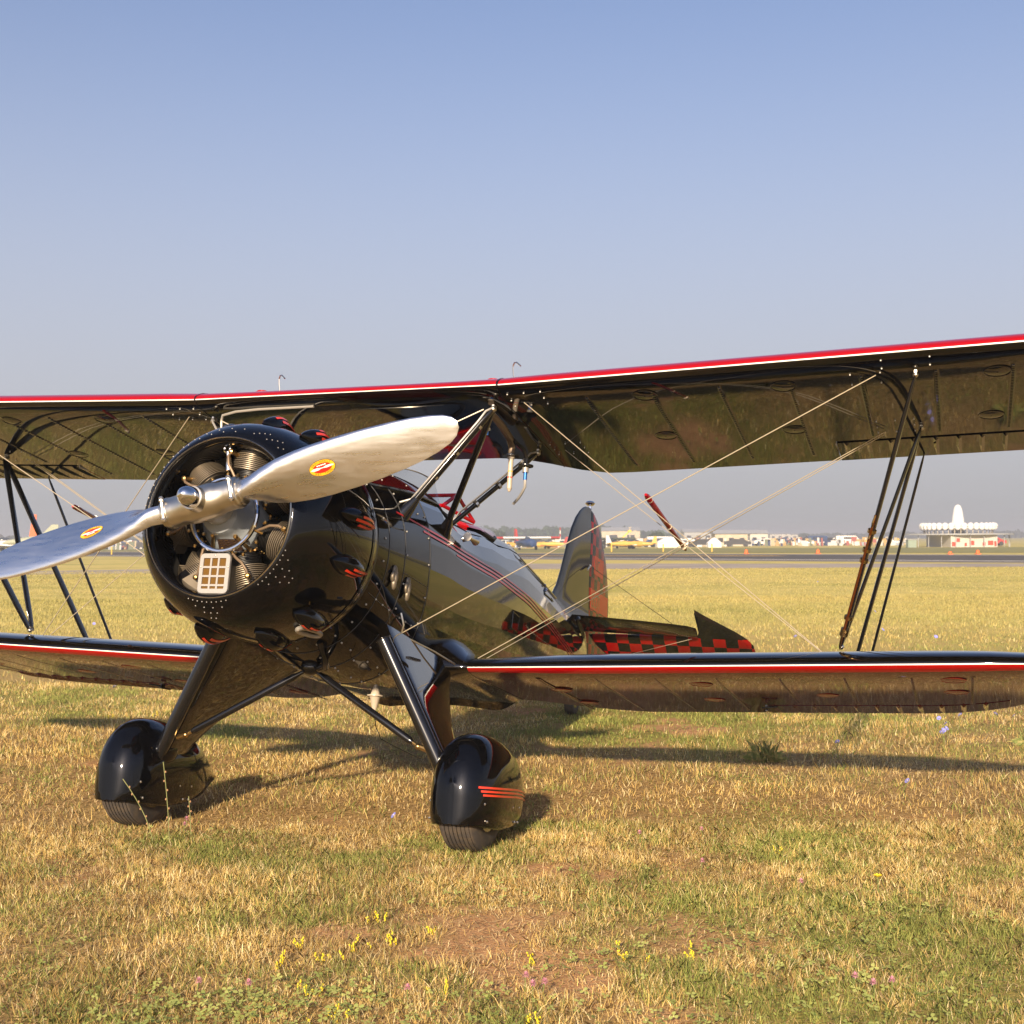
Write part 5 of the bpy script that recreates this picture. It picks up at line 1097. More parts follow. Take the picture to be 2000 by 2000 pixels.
def toadflax(x, y, n, lab, h=.06):
    r_ = empty('yellow_flower_clump', (x, y, gz(x, y) - .01), 0, lab, 'flower', 'small yellow flower spikes in the grass')
    b_ = MB(); f_ = MB()
    for k in range(n):
        px_, py_ = (random.random() - .5) * .022 * n, (random.random() - .5) * .02 * n; hh = h * (.5 + .6 * random.random()); lx = (random.random() - .5) * .045
        b_.tube([(px_, py_, 0), (px_ + lx, py_, hh)], .0016, 4)
        for j in range(9):
            zz = hh * (.35 + .65 * j / 9); a = random.random() * 6.28; c = Vector((px_ + lx * zz / hh + .004 * math.cos(a), py_ + .004 * math.sin(a), zz)); q = .0040
            f_.sph(c, (q * .8, q * .8, q), 5, 3)
    b_.obj('stems', STEMG, r_, kind='stuff'); f_.obj('blooms', TOAD, r_, 0, kind='stuff')
for (x, y), lab in zip([(-.51, 6.75), (5.55, 18.72), (5.83, 17.34), (4.03, 17.55), (2.37, 9.11), (3.67, 10.4), (3.45, 10.23), (3.40, 9.95), (3.34, 9.71), (3.28, 9.60), (3.23, 9.51), (3.98, 10.45), (4.06, 10.33), (2.39, 7.66), (-3.43, 12.05), (-6.61, 21.3), (-6.3, 21.0), (9.6, 38.87), (6.77, 23.29)],
    ['blue chicory flower on the sunlit grass between the two main wheels', 'blue chicory flower seen just right of the outer wing struts', 'blue chicory flower lone above the right part of the lower wing', 'blue chicory flower just left of the strut foot on the lower wing', 'blue chicory flower lone in the grass just below the middle of the right lower wing', 'blue chicory flower first of the group below the right wing tip, highest left', 'blue chicory flower below the right wing tip, single left one of the loose group', 'blue chicory flower in the middle of the loose group below the right wing tip', 'blue chicory flower close beside another in the loose group under the right wing', 'blue chicory flower right of its close neighbour in the loose group', 'blue chicory flower lowest of the loose group below the right wing', 'blue chicory flower left of the pair at the far right below the wing', 'blue chicory flower right of the pair at the far right below the wing', 'blue chicory flower lying low in the wing shadow edge at the right', 'blue chicory flower under the trailing edge of the left lower wing', 'blue chicory flower left of the pair behind the left wing struts', 'blue chicory flower right of the pair behind the left wing struts', 'small blue chicory flower far out on the field left of the strut bundle', 'small blue chicory flower far out right of the strut bundle']):
    chicory(x, y, .018 if y < 12 else .026, lab, .12 if y < 12 else .2)
for (x, y), lab in zip([(-1.59, 6.91), (-1.57, 6.78), (-.98, 4.43), (-.81, 4.41), (-.28, 4.35), (.11, 4.46), (.13, 4.37), (.17, 4.39), (1.20, 4.41), (1.24, 4.34), (1.31, 4.37), (1.31, 5.64), (1.05, 6.66), (.73, 6.58), (.95, 6.01)],
    ['pink clover head beside the tall stalks at the left wheel', 'small pale clover head just below the pink one at the left wheel', 'pale pink clover head left of the clover leaves at the bottom', 'pale pink clover head on the clover leaves at the bottom', 'pale clover head right of the yellow spikes at the bottom', 'pink clover head topmost of three at the bottom centre', 'pink clover head lowest of three at the bottom centre', 'pink clover head rightmost of three at the bottom centre', 'pink clover head first of three in the lower right foreground', 'pale clover head lowest of three in the lower right foreground', 'pink clover head last of three in the lower right foreground', 'pink clover head alone on the right half of the bare patch', 'reddish clover head alone in tall dry grass right of the wheel', 'white clover head alone in tall dry grass right of the wheel', 'pale pink clover head alone right of the bare soil by the wheel']):
    clover(x, y, .0125, lab)
for (x, y), n, lab in zip([(-.57, 4.85), (-.44, 4.94), (-.46, 5.27), (-.70, 4.91), (-.73, 4.74), (-.62, 4.44), (-.51, 4.2), (-.26, 5.1), (-.19, 4.44), (.16, 4.78), (.5, 4.83), (.72, 4.8), (1.37, 6.34), (.15, 4.13), (-3.2, 11.2), (-2.9, 11.4)], [7, 7, 4, 3, 4, 4, 6, 3, 3, 4, 6, 4, 2, 4, 4, 3],
    ['bright yellow flower spikes left half of the big clump on bare soil', 'bright yellow flower spikes right half of the big clump on bare soil', 'yellow flower spikes just behind the big clump', 'yellow flower spike alone left of the big clump', 'few yellow flower spikes below left of the big clump', 'yellow flower spikes between the big clump and the bottom edge', 'yellow flower spikes at the bottom edge left of centre', 'small yellow spikes right of the big clump', 'small yellow spikes low right of the big clump', 'yellow spikes left of the pair at the lower centre', 'yellow spikes right of the pair at the lower centre', 'yellow spikes furthest right in the lower foreground', 'tiny yellow spikes on the dry grass right of the wheel', 'yellow spikes at the bottom edge near the centre', 'yellow flowers under the left lower wing, left patch', 'yellow flowers under the left lower wing, right patch']):
    toadflax(x, y, n, lab)
# dandelion-like bloom
r_ = empty('yellow_goatsbeard', (1.64, 5.65, gz(1.64, 5.65) - .01), 0, 'single round yellow bloom on a stalk in the right foreground', 'flower')
b_ = MB(); b_.tube([(0, 0, 0), (0, .003, .08)], .0025, 5); b_.obj('stem', STEMG, r_); b_ = MB()
for k in range(12):
    a = k * .5236; d = Vector((math.cos(a), math.sin(a) * .6, .5)).normalized(); e = Vector((-math.sin(a), math.cos(a), 0)); c = Vector((0, .003, .08)); b_.add([c, c + d * .018 + e * .005, c + d * .022, c + d * .018 - e * .005], [(0, 1, 2, 3)])
b_.obj('petals', TOAD, r_, 0)
# tall thin stalks by the viewer-left wheel
for x, y, h, lx, lab in ((-1.675, 6.56, .33, -.15, 'tall leaning seed stalk in front of the left wheel spat'), (-1.60, 6.58, .41, -.03, 'tallest upright seed stalk in front of the left wheel spat'), (-1.515, 6.68, .22, -.012, 'short upright stalk at the back of the left wheel spat')):
    r_ = empty('weed_stalk', (x, y, gz(x, y)), 0, lab, 'stalk', 'thin weed stalks by the left wheel')
    b_ = MB(); pts = [(lx * (q ** 1.6), .0, h * q) for q in np.linspace(0, 1, 8)]; b_.tube(pts, [.0026, .0026, .0024, .0023, .0022, .002, .002, .0025], 6); b_.obj('stem', mat('olive_weed_stem', (.20, .21, .075), .7), r_)
    b_ = MB()
    for k in range(7): q = .22 + .11 * k; b_.sph((lx * q ** 1.6 + .006 * (-1) ** k, 0, h * q), (.0042, .0035, .006), 6, 4)
    b_.obj('seed_buds', mat('rusty_seed_buds', (.36, .20, .10), .8), r_)
# taller grass tussocks
def tussock(x, y, n, h, lab, green=True):
    b_ = MB()
    for k in range(n * 3):
        a = random.random() * 6.283; le = h * (.10 + .95 * random.random() ** 1.5); hh = h * (.25 + .75 * random.random()) * (1 if le < h * .6 else .7); px_, py_ = (random.random() - .5) * .09, (random.random() - .5) * .09; w_ = .0011 + .0006 * random.random(); dx, dy = math.cos(a), math.sin(a); ex_, ey_ = -dy * w_, dx * w_
        b_.add([(px_ - ex_, py_ - ey_, 0), (px_ + ex_, py_ + ey_, 0), (px_ + dx * le * .4 + ex_, py_ + dy * le * .4 + ey_, hh * .7), (px_ + dx * le, py_ + dy * le, hh * (1 if le < h * .6 else .55)), (px_ + dx * le * .4 - ex_, py_ + dy * le * .4 - ey_, hh * .7)], [(0, 1, 2, 3, 4)])
    o = b_.obj('grass_tussock', mat('tussock_grass', (.17, .20, .055), .8, noise=(30, (.36, .30, .11), .45, .6)), None, 0); o.location = (x, y, gz(x, y) - .01); tag(o, lab, 'grass tuft')
tussock(1.86, 9.0, 50, .17, 'spiky green grass tuft in the wing shadow near the wheel')
tussock(3.9, 9.6, 60, .14, 'green grass tuft on the wing shadow line far right')

# ------------------------------------------------------------------ background airfield
def bld(name, loc, lab, cat='building', rz=0, group=None): return empty(name, loc, rz, lab, cat, group)
TW_ = mat('white_tent_fabric', (.78, .76, .72), .8); BEI = mat('beige_siding', (.52, .46, .36), .8, noise=(.6, (.46, .40, .30), .4, .6)); GRYR = mat('grey_metal_roof', (.34, .35, .36), .6); WSID = mat('white_siding', (.50, .48, .44), .7)
OR = mat('marker_orange', (.80, .14, .02), .6); YP = mat('marker_yellow', (.80, .50, .06), .6); PWH = mat('aircraft_white', (.74, .73, .70), .3); PRD = mat('aircraft_red', (.42, .05, .045), .3); PNV = mat('aircraft_navy', (.03, .06, .16), .3); PYL = mat('aircraft_yellow', (.62, .38, .07), .35); POL = mat('aircraft_olive', (.075, .085, .055), .6); PGR = mat('pale_green_camouflage', (.34, .36, .26), .6); DK = mat('dark_shape', (.03, .03, .035), .6)
def bearing(t_, d): return (t_ * d, d, 0)
# beacon station: round white array on a counterpoise roof
D = 186; sx, sy_, _ = bearing((1871 - 958) / 2581.2, D); k_ = D / 2581.2
st_ = bld('navigation_beacon_station', (sx, sy_, 0), 'white round radio beacon station with a domed spire and red wall panels', 'building')
b_ = MB(); prof = [(70 / 2, 1044), (70 / 2 * 1.05, 1043)]
def px(v): return v * k_
def zpx(y): return (1052 - y) * k_ + CAM_H
b_ = MB(); pr_ = [(12.5, 1047), (12.5, 1038), (12.3, 1030), (11.0, 1018), (9.2, 1006), (7.2, 997), (4.5, 992.2), (1.5, 990.6), (.01, 990.4)]
secs = [[(px(r_) * math.cos(a), px(r_) * math.sin(a), zpx(y_)) for a in np.linspace(0, 6.2832, 24, endpoint=False)] for r_, y_ in pr_]; b_.loft(secs); b_.obj('spire', PWH, st_, 60)
dome = MB(); dome.tube([(0, 0, -px(2.6)), (0, 0, -px(1.2))], px(2.4), 10); dome.sph((0, 0, 0), px(6.0), 12, 8); dome.sph((0, 0, -px(3.5)), px(5.4), 12, 7); d0 = None
for k in range(36):
    a = k * 6.2832 / 36; loc = (px(67) * math.cos(a), px(67) * math.sin(a), zpx(1032))
    if d0 is None: d0 = dome.obj('antenna_dome', PWH, st_, 60, loc=loc)
    else: o = d0.copy(); col.objects.link(o); o.parent = st_; o.location = loc
post = MB(); post.tube([(0, 0, 0), (0, 0, zpx(1037) - zpx(1047))], px(.7), 6); p0 = None
for k in range(36):
    a = (k + .5) * 6.2832 / 36; loc = (px(64) * math.cos(a), px(64) * math.sin(a), zpx(1047))
    if p0 is None: p0 = post.obj('array_post', BEI, st_, loc=loc)
    else: o = p0.copy(); col.objects.link(o); o.parent = st_; o.location = loc
b_ = MB(); b_.tube([(0, 0, zpx(1037)), (0, 0, zpx(1035.8))], px(66), 40); b_.obj('array_ring', PWH, st_)
b_ = MB(); b_.tube([(0, 0, zpx(1049.6)), (0, 0, zpx(1047.2))], px(102), 48); b_.obj('counterpoise_roof', GRYR, st_)
b_ = MB(); b_.box((0, -px(15), (zpx(1049.5) + 0) / 2), (px(44), px(70), zpx(1049.5) / 2)); wl = b_.obj('wall', WSID, st_, 0)
fy = -px(85) - .02
for x0, x1, y0, y1 in ((-51 + 9, -43 + 9, 1071, 1063), (-39 + 6, -33 + 6, 1063, 1056), (-18, -14, 1071, 1065), (-8, 0, 1069, 1061), (16, 21, 1070, 1064), (26, 36, 1069, 1061), (38, 42, 1071, 1062)):
    b_ = MB(); b_.box(((px(x0) + px(x1)) / 2, fy, (zpx(y0) + zpx(y1)) / 2), ((px(x1) - px(x0)) / 2, .05, abs(zpx(y0) - zpx(y1)) / 2)); b_.obj('red_wall_panel', mat('red_wall_paint', (.55, .05, .02), .7), st_, 0)
for k in range(10):
    b_ = MB(); a = R(200 + 16 * k); b_.tube([(px(94) * math.cos(a), px(94) * math.sin(a), 0), (px(94) * math.cos(a), px(94) * math.sin(a), zpx(1049))], px(.8), 6); b_.obj('roof_post', GRYR, st_)
bx_ = bld('utility_cabinet', (*bearing((1779 - 958) / 2581.2, 176)[:2], 0), 'pale green utility cabinet left of the beacon station', 'cabinet'); b_ = MB(); b_.box((0, 0, .52), (.55, .5, .52)); b_.obj('cabinet_body', mat('pale_green_cabinet', (.25, .31, .24), .7), bx_, 0); b_ = MB(); b_.box((0, 0, 1.06), (.6, .55, .03)); b_.obj('cabinet_lid', GRYR, bx_, 0)
# runway markers
for t_, d_, c_, lab, h_ in (((1457 - 958), 118, OR, 'orange marker cone beyond the runway, left of the pair below the landing wires', .42), ((1597 - 958), 116, OR, 'orange marker cone beyond the runway just left of the strut bundle', .42), ((1855 - 958), 108, OR, 'small orange marker cone in front of the beacon station, left one', .26), ((1909 - 958), 108, OR, 'orange marker cone in front of the beacon station, right one', .36)):
    x, y, _ = bearing(t_ / 2581.2, d_); r_ = empty('marker_cone', (x, y, .02), 0, lab, 'cone', 'orange markers along the runway'); b_ = MB(); b_.tube([(0, 0, .0), (0, 0, h_ * .8), (0, 0, h_)], [.17, .13, .05], 12); b_.obj('cone_body', OR, r_); b_ = MB(); b_.box((0, 0, .02), (.22, .22, .02)); b_.obj('cone_base', OR, r_)
for t_, d_, lab in ((1194, 142, 'yellow marker post just right of the rudder'), (1295, 140, 'yellow marker post in front of the white tent'), (1390, 138, 'yellow marker post in front of the second white tent'), (218, 142, 'orange marker post left of the cowling')):
    x, y, _ = bearing((t_ - 958) / 2581.2, d_); r_ = empty('marker_post', (x, y, 0), 0, lab, 'post', 'thin marker posts beyond the runway'); b_ = MB(); b_.tube([(0, 0, 0), (0, 0, .75)], .07, 8); b_.obj('post_shaft', YP, r_); b_ = MB(); b_.sph((0, 0, .76), .09, 8, 5); b_.obj('post_cap', YP, r_)
# red and white pole
x, y, _ = bearing((1094 - 958) / 2581.2, 240); r_ = empty('striped_pole', (x, y, 0), 0, 'thin red and white striped pole left of the tail fin', 'pole')
for k in range(6):
    b_ = MB(); b_.tube([(0, 0, .58 * k), (0, 0, .58 * (k + 1))], .10, 8); b_.obj('pole_segment', PRD if k % 2 else PWH, r_)
for t_, h_, lab in ((1230, 3.9, 'pale grey lamp pole right of the rudder, taller one'), (1240, 3.1, 'pale grey lamp pole right of the rudder, shorter one')):
    x, y, _ = bearing((t_ - 958) / 2581.2, 300); r_ = empty('lamp_pole', (x, y, 0), 0, lab, 'pole'); b_ = MB(); b_.tube([(0, 0, 0), (0, 0, h_)], .12, 8); b_.obj('pole_shaft', BEI, r_); b_ = MB(); b_.box((0, 0, h_), (.3, .12, .08)); b_.obj('lamp_head', BEI, r_)

def airplane(x, y, rz, span, cols, lab, high=False, tailh=None, group=None, name='parked_airplane', wt=.018):
    """small aircraft standing on its wheels; cols = body, wing, tail, nose"""
    r_ = empty(name, (x, y, 0), rz, lab, 'airplane', group); L_ = span * .72; bz = .095 * span
    b_ = MB(); b_.tube([(L_ * .46, 0, bz), (L_ * .43, 0, bz), (L_ * .25, 0, bz * 1.05), (0, 0, bz * 1.1), (-L_ * .35, 0, bz * 1.05), (-L_ * .5, 0, bz * 1.15)], [.02 * span, .05 * span, .062 * span, .06 * span, .032 * span, .012 * span], 14); b_.obj('fuselage', cols[0], r_, 60)
    b_ = MB(); b_.tube([(L_ * .485, 0, bz), (L_ * .47, 0, bz), (L_ * .36, 0, bz * 1.02)], [.018 * span, .052 * span, .0605 * span], 14); b_.obj('nose_cowl', cols[3], r_, 60)
    wz = bz + (.07 * span if high else -.03 * span)
    for sg in (1, -1):
        b_ = MB(); 
        for q0, q1, mi_ in ((0, .72, 0), (.72, 1, 1)):
            rows = []
            for q in (q0, q1):
                c = .16 * span * (1 - .35 * q); yy = sg * q * span / 2; z0 = wz + (0 if high else .03 * q * span / 2); rows.append([(L_ * .17 - u * c, yy, z0 + v * wt * span) for u, v in ((0, 0), (.25, .6), (1, 0), (.3, -.35))])
            if sg < 0: rows = [r2[::-1] for r2 in rows]
            b_.loft(rows, True, mi_, True, True)
        b_.obj('wing', [cols[1], cols[2]], r_, 0)
        b_ = MB(); b_.tube([(L_ * .15, sg * .10 * span, bz * .8), (L_ * .17, sg * .12 * span, .03 * span)], .008 * span, 6); b_.tube([(L_ * .17, sg * .115 * span, .032 * span), (L_ * .17, sg * .135 * span, .032 * span)], .032 * span, 12); b_.obj('wheel', DK, r_)
        b_ = MB(); b_.loft([[(-L_ * .40, sg * .0, bz * 1.2), (-L_ * .50, 0, bz * 1.2)], [(-L_ * .44, sg * .17 * span, bz * 1.2), (-L_ * .50, sg * .17 * span, bz * 1.2)]], False); b_.loft([[(-L_ * .50, 0, bz * 1.2 - .02), (-L_ * .40, 0, bz * 1.2 - .02)], [(-L_ * .50, sg * .17 * span, bz * 1.2 - .02), (-L_ * .44, sg * .17 * span, bz * 1.2 - .02)]], False); b_.obj('tailplane', cols[1], r_, 0)
    th_ = tailh or .17 * span; b_ = MB()
    o_ = [(-L_ * .36, bz * 1.2), (-L_ * .45, bz + th_), (-L_ * .52, bz + th_), (-L_ * .52, bz)]
    b_.loft([[(x_, .012 * span, z_) for x_, z_ in o_], [(x_, -.012 * span, z_) for x_, z_ in o_]], True, 0, True, True); b_.obj('fin', cols[2], r_, 0)
    b_ = MB(); b_.sph((L_ * .12, 0, bz + .055 * span), (.11 * span, .045 * span, .04 * span), 12, 8); b_.obj('canopy', mat('dark_canopy_glass', (.05, .06, .08), .15), r_, 60)
    if high:
        for sg in (1, -1): b_ = MB(); b_.tube([(L_ * .1, sg * .05 * span, bz), (L_ * .1, sg * .25 * span, wz)], .006 * span, 6); b_.obj('wing_strut', cols[3], r_)
    return r_
def spot(pxx, d): return (pxx - 958) / 2581.2 * d, d
x, y = spot(1024, 172); airplane(x, y, R(-70), 9.2, (PNV, PWH, PRD, PNV), 'white high winged plane with red wing tips, red fin and navy body', True, 1.9, wt=.04)
x, y = spot(975, 186); airplane(x, y, R(15), 6.5, (PYL, PYL, PRD, PYL), 'yellow trainer plane under the left wing of the white winged plane', group='yellow airplanes beyond the runway')
x, y = spot(1078, 190); airplane(x, y, R(160), 6.5, (PYL, PYL, PRD, PYL), 'yellow trainer plane right of the white winged plane', group='yellow airplanes beyond the runway')
x, y = spot(1220, 180); airplane(x, y, R(8), 7.0, (PYL, PYL, PWH, PYL), 'yellow plane right of the rudder, left one of two', group='yellow airplanes beyond the runway')
x, y = spot(1248, 184); airplane(x, y, R(170), 6.5, (PYL, PYL, PYL, PYL), 'yellow plane right of the rudder, right one of two', group='yellow airplanes beyond the runway')
x, y = spot(1187, 190); airplane(x, y, R(-70), 8.0, (POL, POL, POL, DK), 'large dark olive plane half hidden behind the rudder', True, 2.6, wt=.05)
x, y = spot(992, 168); airplane(x, y, R(80), 4.6, (PWH, PWH, PWH, PWH), 'pale silver plane in front of the white winged one')
# left edge: big jets
x, y = spot(18, 205); airplane(x, y, R(186), 11.0, (PWH, PWH, OR, PWH), 'white jet with a tall orange fin at the far left edge', False, 4.6)
r_ = empty('delta_jet', (*spot(62, 200), 0), R(182), 'pale green camouflaged jet with a swept fin behind the left struts', 'airplane')
b_ = MB(); b_.tube([(4.5, 0, 1.2), (3.5, 0, 1.35), (0, 0, 1.6), (-3.5, 0, 1.7), (-4.2, 0, 1.7)], [.05, .35, .65, .6, .45], 14); b_.obj('fuselage', PGR, r_, 60)
b_ = MB(); b_.loft([[(-1.0, .08, 2.0), (-3.0, .08, 4.0), (-4.0, .08, 4.0), (-4.0, .08, 2.0)], [(-1.0, -.08, 2.0), (-3.0, -.08, 4.0), (-4.0, -.08, 4.0), (-4.0, -.08, 2.0)]], True, 0, True, True); b_.obj('fin', PGR, r_, 0)
for sg in (1, -1):
    b_ = MB(); rows = [[(2, sg * .5, 1.4), (-3.8, sg * .5, 1.4), (-3.8, sg * .5, 1.3), (2, sg * .5, 1.3)], [(-2.6, sg * 4.2, 1.35), (-3.8, sg * 4.2, 1.35), (-3.8, sg * 4.2, 1.3), (-2.6, sg * 4.2, 1.3)]]; b_.loft(rows if sg > 0 else [q[::-1] for q in rows], True, 0, True, True); b_.obj('wing', PGR, r_, 0)
    b_ = MB(); b_.tube([(0, sg * 1.2, 1.3), (0, sg * 1.2, .3)], .07, 6); b_.tube([(0, sg * 1.1, .3), (0, sg * 1.3, .3)], .3, 10); b_.obj('wheel', DK, r_)
# tents
def tent(pxx, d, w_, h_, lab):
    x, y = spot(pxx, d); r_ = empty('white_tent', (x, y, 0), 0, lab, 'tent', 'white event tents beyond the runway'); w_ *= .8; h_ *= .85; k = w_
    b_ = MB(); secs = [[(sx * k * q, sy2 * k * .8 * q, z) for sx, sy2 in ((-1, -1), (0, -1), (1, -1), (1, 0), (1, 1), (0, 1), (-1, 1), (-1, 0))] for q, z in ((1, h_ * .45), (.62, h_ * .72), (.28, h_ * .92), (.02, h_))]; b_.loft(secs); b_.obj('tent_roof', TW_, r_, 20)
    b_ = MB(); b_.box((0, 0, h_ * .22), (k * .97, k * .77, h_ * .225)); b_.obj('tent_wall', TW_, r_, 0)
    for sx in (-1, 1):
        b_ = MB(); b_.tube([(sx * k, -k * .8, 0), (sx * k, -k * .8, h_ * .45)], .06, 6); b_.obj('tent_pole', GRYR, r_)
tent(1308, 205, 2.7, 2.0, 'large white peaked tent in the middle of the airfield row'); tent(1345, 215, 2.4, 1.7, 'white tent partly behind the red spreader stick'); tent(1394, 200, 1.3, 1.75, 'rounded white tent left of the beige building'); tent(1264, 225, 1.0, 1.1, 'small white tent left of the large one'); tent(1215, 240, 1.3, 1.3, 'small white tent behind the yellow planes'); tent(1060, 250, 1.4, 1.3, 'small white tent behind the white winged plane'); tent(255, 240, 1.6, 1.9, 'white tent seen just left of the cowling')
def house(pxx, d, w_, h_, dp, wall, roof, lab, win=3, gable=True):
    x, y = spot(pxx, d); r_ = empty('airfield_building', (x, y, 0), 0, lab, 'building')
    b_ = MB(); b_.box((0, 0, h_ / 2), (w_ / 2, dp / 2, h_ / 2)); b_.obj('wall', wall, r_, 0)
    b_ = MB(); e = .25; rh = h_ * (.32 if gable else .08); b_.loft([[(-w_ / 2 - e, -dp / 2 - e, h_ + .01), (-w_ / 2 - e, 0, h_ + rh), (-w_ / 2 - e, dp / 2 + e, h_ + .01)], [(w_ / 2 + e, -dp / 2 - e, h_ + .01), (w_ / 2 + e, 0, h_ + rh), (w_ / 2 + e, dp / 2 + e, h_ + .01)]], True, 0, True, True); b_.obj('roof', roof, r_, 0)
    for k in range(win):
        xx = -w_ / 2 + w_ * (k + .5) / win; b_ = MB(); b_.box((xx, -dp / 2 - .03, h_ * .5), (w_ / win * .22, .04, h_ * .17)); f_ = b_.obj('window', DK, r_, 0)
house(1424, 225, 5.5, 2.1, 4, BEI, GRYR, 'beige building with a grey roof right of the rounded tent'); house(1453, 260, 4.2, 1.9, 4, BEI, GRYR, 'beige shed in the middle of the building row', 2); house(1478, 255, 3.4, 2.2, 4, WSID, GRYR, 'pale building at the right end of the building row', 2)
house(1520, 700, 10.5, 3.0, 8, WSID, GRYR, 'long white building far off on the horizon'); house(1543, 720, 6.5, 2.8, 8, WSID, GRYR, 'short white building far off beside the long one', 2); house(1360, 420, 9, 3.2, 8, GRYR, GRYR, 'low grey hangar behind the tents'); house(1195, 400, 16, 3.6, 9, BEI, GRYR, 'olive grey hangar behind the rudder')
# boom lift
x, y = spot(1216, 235); r_ = empty('boom_lift', (x, y, 0), 0, 'orange boom lift raised behind the yellow planes', 'crane'); b_ = MB(); b_.box((0, 0, .5), (.9, .6, .4)); b_.obj('lift_body', YP, r_, 0); b_ = MB(); b_.box((.35, 0, 1.9), (1.15, .12, .12), Matrix.Rotation(-.75, 3, 'Y')); b_.obj('boom', YP, r_, 0); b_ = MB(); b_.box((1.2, 0, 2.7), (.3, .3, .2)); b_.obj('basket', YP, r_, 0)
# row of small parked planes, cars and vans along the far side
PC = [('white', PWH), ('red', PRD), ('navy blue', PNV), ('pale yellow', PYL), ('white and red', None)]
row = [(1508, 0), (1526, 1), (1541, 4), (1559, 2), (1577, 0), (1590, 2), (1604, 1), (1622, 0), (1640, 0), (1668, 0), (1692, 3), (1738, 3), (1760, 0), (1150, 0), (1110, 1)]
for k, (pxx, ci) in enumerate(row):
    nm, c = PC[ci]; d_ = 232 + 26 * ((k * 7) % 4); x, y = spot(pxx, d_); nxt = 'right of the beige building' if pxx < 1560 and pxx > 1400 else ('between the buildings and the strut bundle' if pxx < 1680 and pxx > 1400 else ('behind the strut bundle' if pxx > 1600 else 'left of the tail fin'))
    cc = (c, c, c, c) if c else (PRD, PWH, PRD, PRD)
    ordn = ['first', 'second', 'third', 'fourth', 'fifth', 'sixth', 'seventh', 'eighth', 'ninth', 'tenth', 'eleventh', 'twelfth', 'thirteenth', 'fourteenth', 'fifteenth'][k]
    airplane(x, y, R(20 + 77 * k % 360), 4.6, cc, f'tiny {nm} plane {nxt}, {ordn} of its row', k % 3 == 0, None, 'small planes in the far parking row')
def car(pxx, d, c, lab, van=False):
    x, y = spot(pxx, d); r_ = empty('parked_car', (x, y, 0), R(random.choice((0, 8, -6))), lab, 'car', 'vehicles parked beyond the runway'); h_ = 1.7 if van else 1.25
    b_ = MB(); pr_ = [(-2.1, .35), (-2.1, .9), (-1.2, .95), (-.9, h_), (.9, h_), (1.5, .9), (2.1, .8), (2.1, .35)] if not van else [(-2.2, .35), (-2.2, h_), (1.4, h_), (2.0, 1.05), (2.2, .9), (2.2, .35)]
    b_.loft([[(a, -.8, z) for a, z in pr_], [(a, .8, z) for a, z in pr_]], True, 0, True, True); b_.obj('body', c, r_, 0)
    b_ = MB(); b_.box((0, -.81, h_ * .74), (.85, .01, .18)); b_.obj('side_window', DK, r_, 0)
    for sx in (-1.3, 1.3):
        b_ = MB(); b_.tube([(sx, -.82, .33), (sx, .82, .33)], .33, 12); b_.obj('wheel', DK, r_)
for pxx, d, c, lab, v in ((1517, 262, DK, 'dark car left end of the far parking row', False), (1568, 270, DK, 'dark car right of the red and white plane', False), (1598, 258, PNV, 'blue van in the middle of the far parking row', True), (1632, 266, PWH, 'white car in the far row before the strut bundle', False), (1655, 250, PWH, 'white van just left of the strut bundle', True), (1935, 205, PRD, 'dark red car right of the beacon station', False), (1277, 212, PNV, 'blue car in front of the large tent', False), (1330, 214, PWH, 'white car between the two tents', False), (1372, 206, DK, 'dark car left of the rounded tent', False), (1290, 216, PWH, 'white van beside the large tent', True), (238, 232, PNV, 'blue car at the foot of the tent left of the cowling', False), (268, 226, DK, 'dark car just left of the cowling', False), (222, 236, PWH, 'white car left of the blue car near the cowling', False), (1440, 212, DK, 'small dark car in front of the beige building', False), (1492, 236, PWH, 'white car at the right end of the building row', False), (1100, 230, PWH, 'white car left of the tail fin', False), (1052, 240, DK, 'dark car behind the white winged plane', False), (1707, 228, PYL, 'yellow car between the struts', False), (1725, 236, PWH, 'white car between the struts', False)):
    car(pxx, d, c, lab, v)
# low light canopy people-sized specks are part of the crowd line
n = 1500; d = 215 + 120 * rng.random(n); pxx = np.where(rng.random(n) < .15, 215 + 60 * rng.random(n), np.where(rng.random(n) < .35, 945 + 330 * rng.random(n), 1270 + 500 * rng.random(n))); x = (pxx - 958) / 2581.2 * d; y = d; w_ = .12 + .42 * rng.random(n) ** 2; h_ = .4 + 1.1 * rng.random(n) ** 2; z0 = .0 * x
co = np.stack([np.stack([x - w_, y, z0], -1), np.stack([x + w_, y, z0], -1), np.stack([x + w_, y + .3, z0 + h_], -1), np.stack([x - w_, y + .3, z0 + h_], -1)], 1)
pal = np.array([[.7, .68, .64], [.7, .68, .64], [.38, .12, .10], [.05, .07, .15], [.04, .04, .045], [.55, .45, .3], [.5, .34, .14], [.35, .38, .42], [.2, .22, .16]])
cl = bpy.data.objects.new('distant_crowd', raw_mesh('distant_crowd', co, 4, pal[rng.integers(0, len(pal), n)], GRASSM)); col.objects.link(cl); tag(cl, 'distant blur of visitors and parked things beyond the runway', 'crowd', kind='stuff')
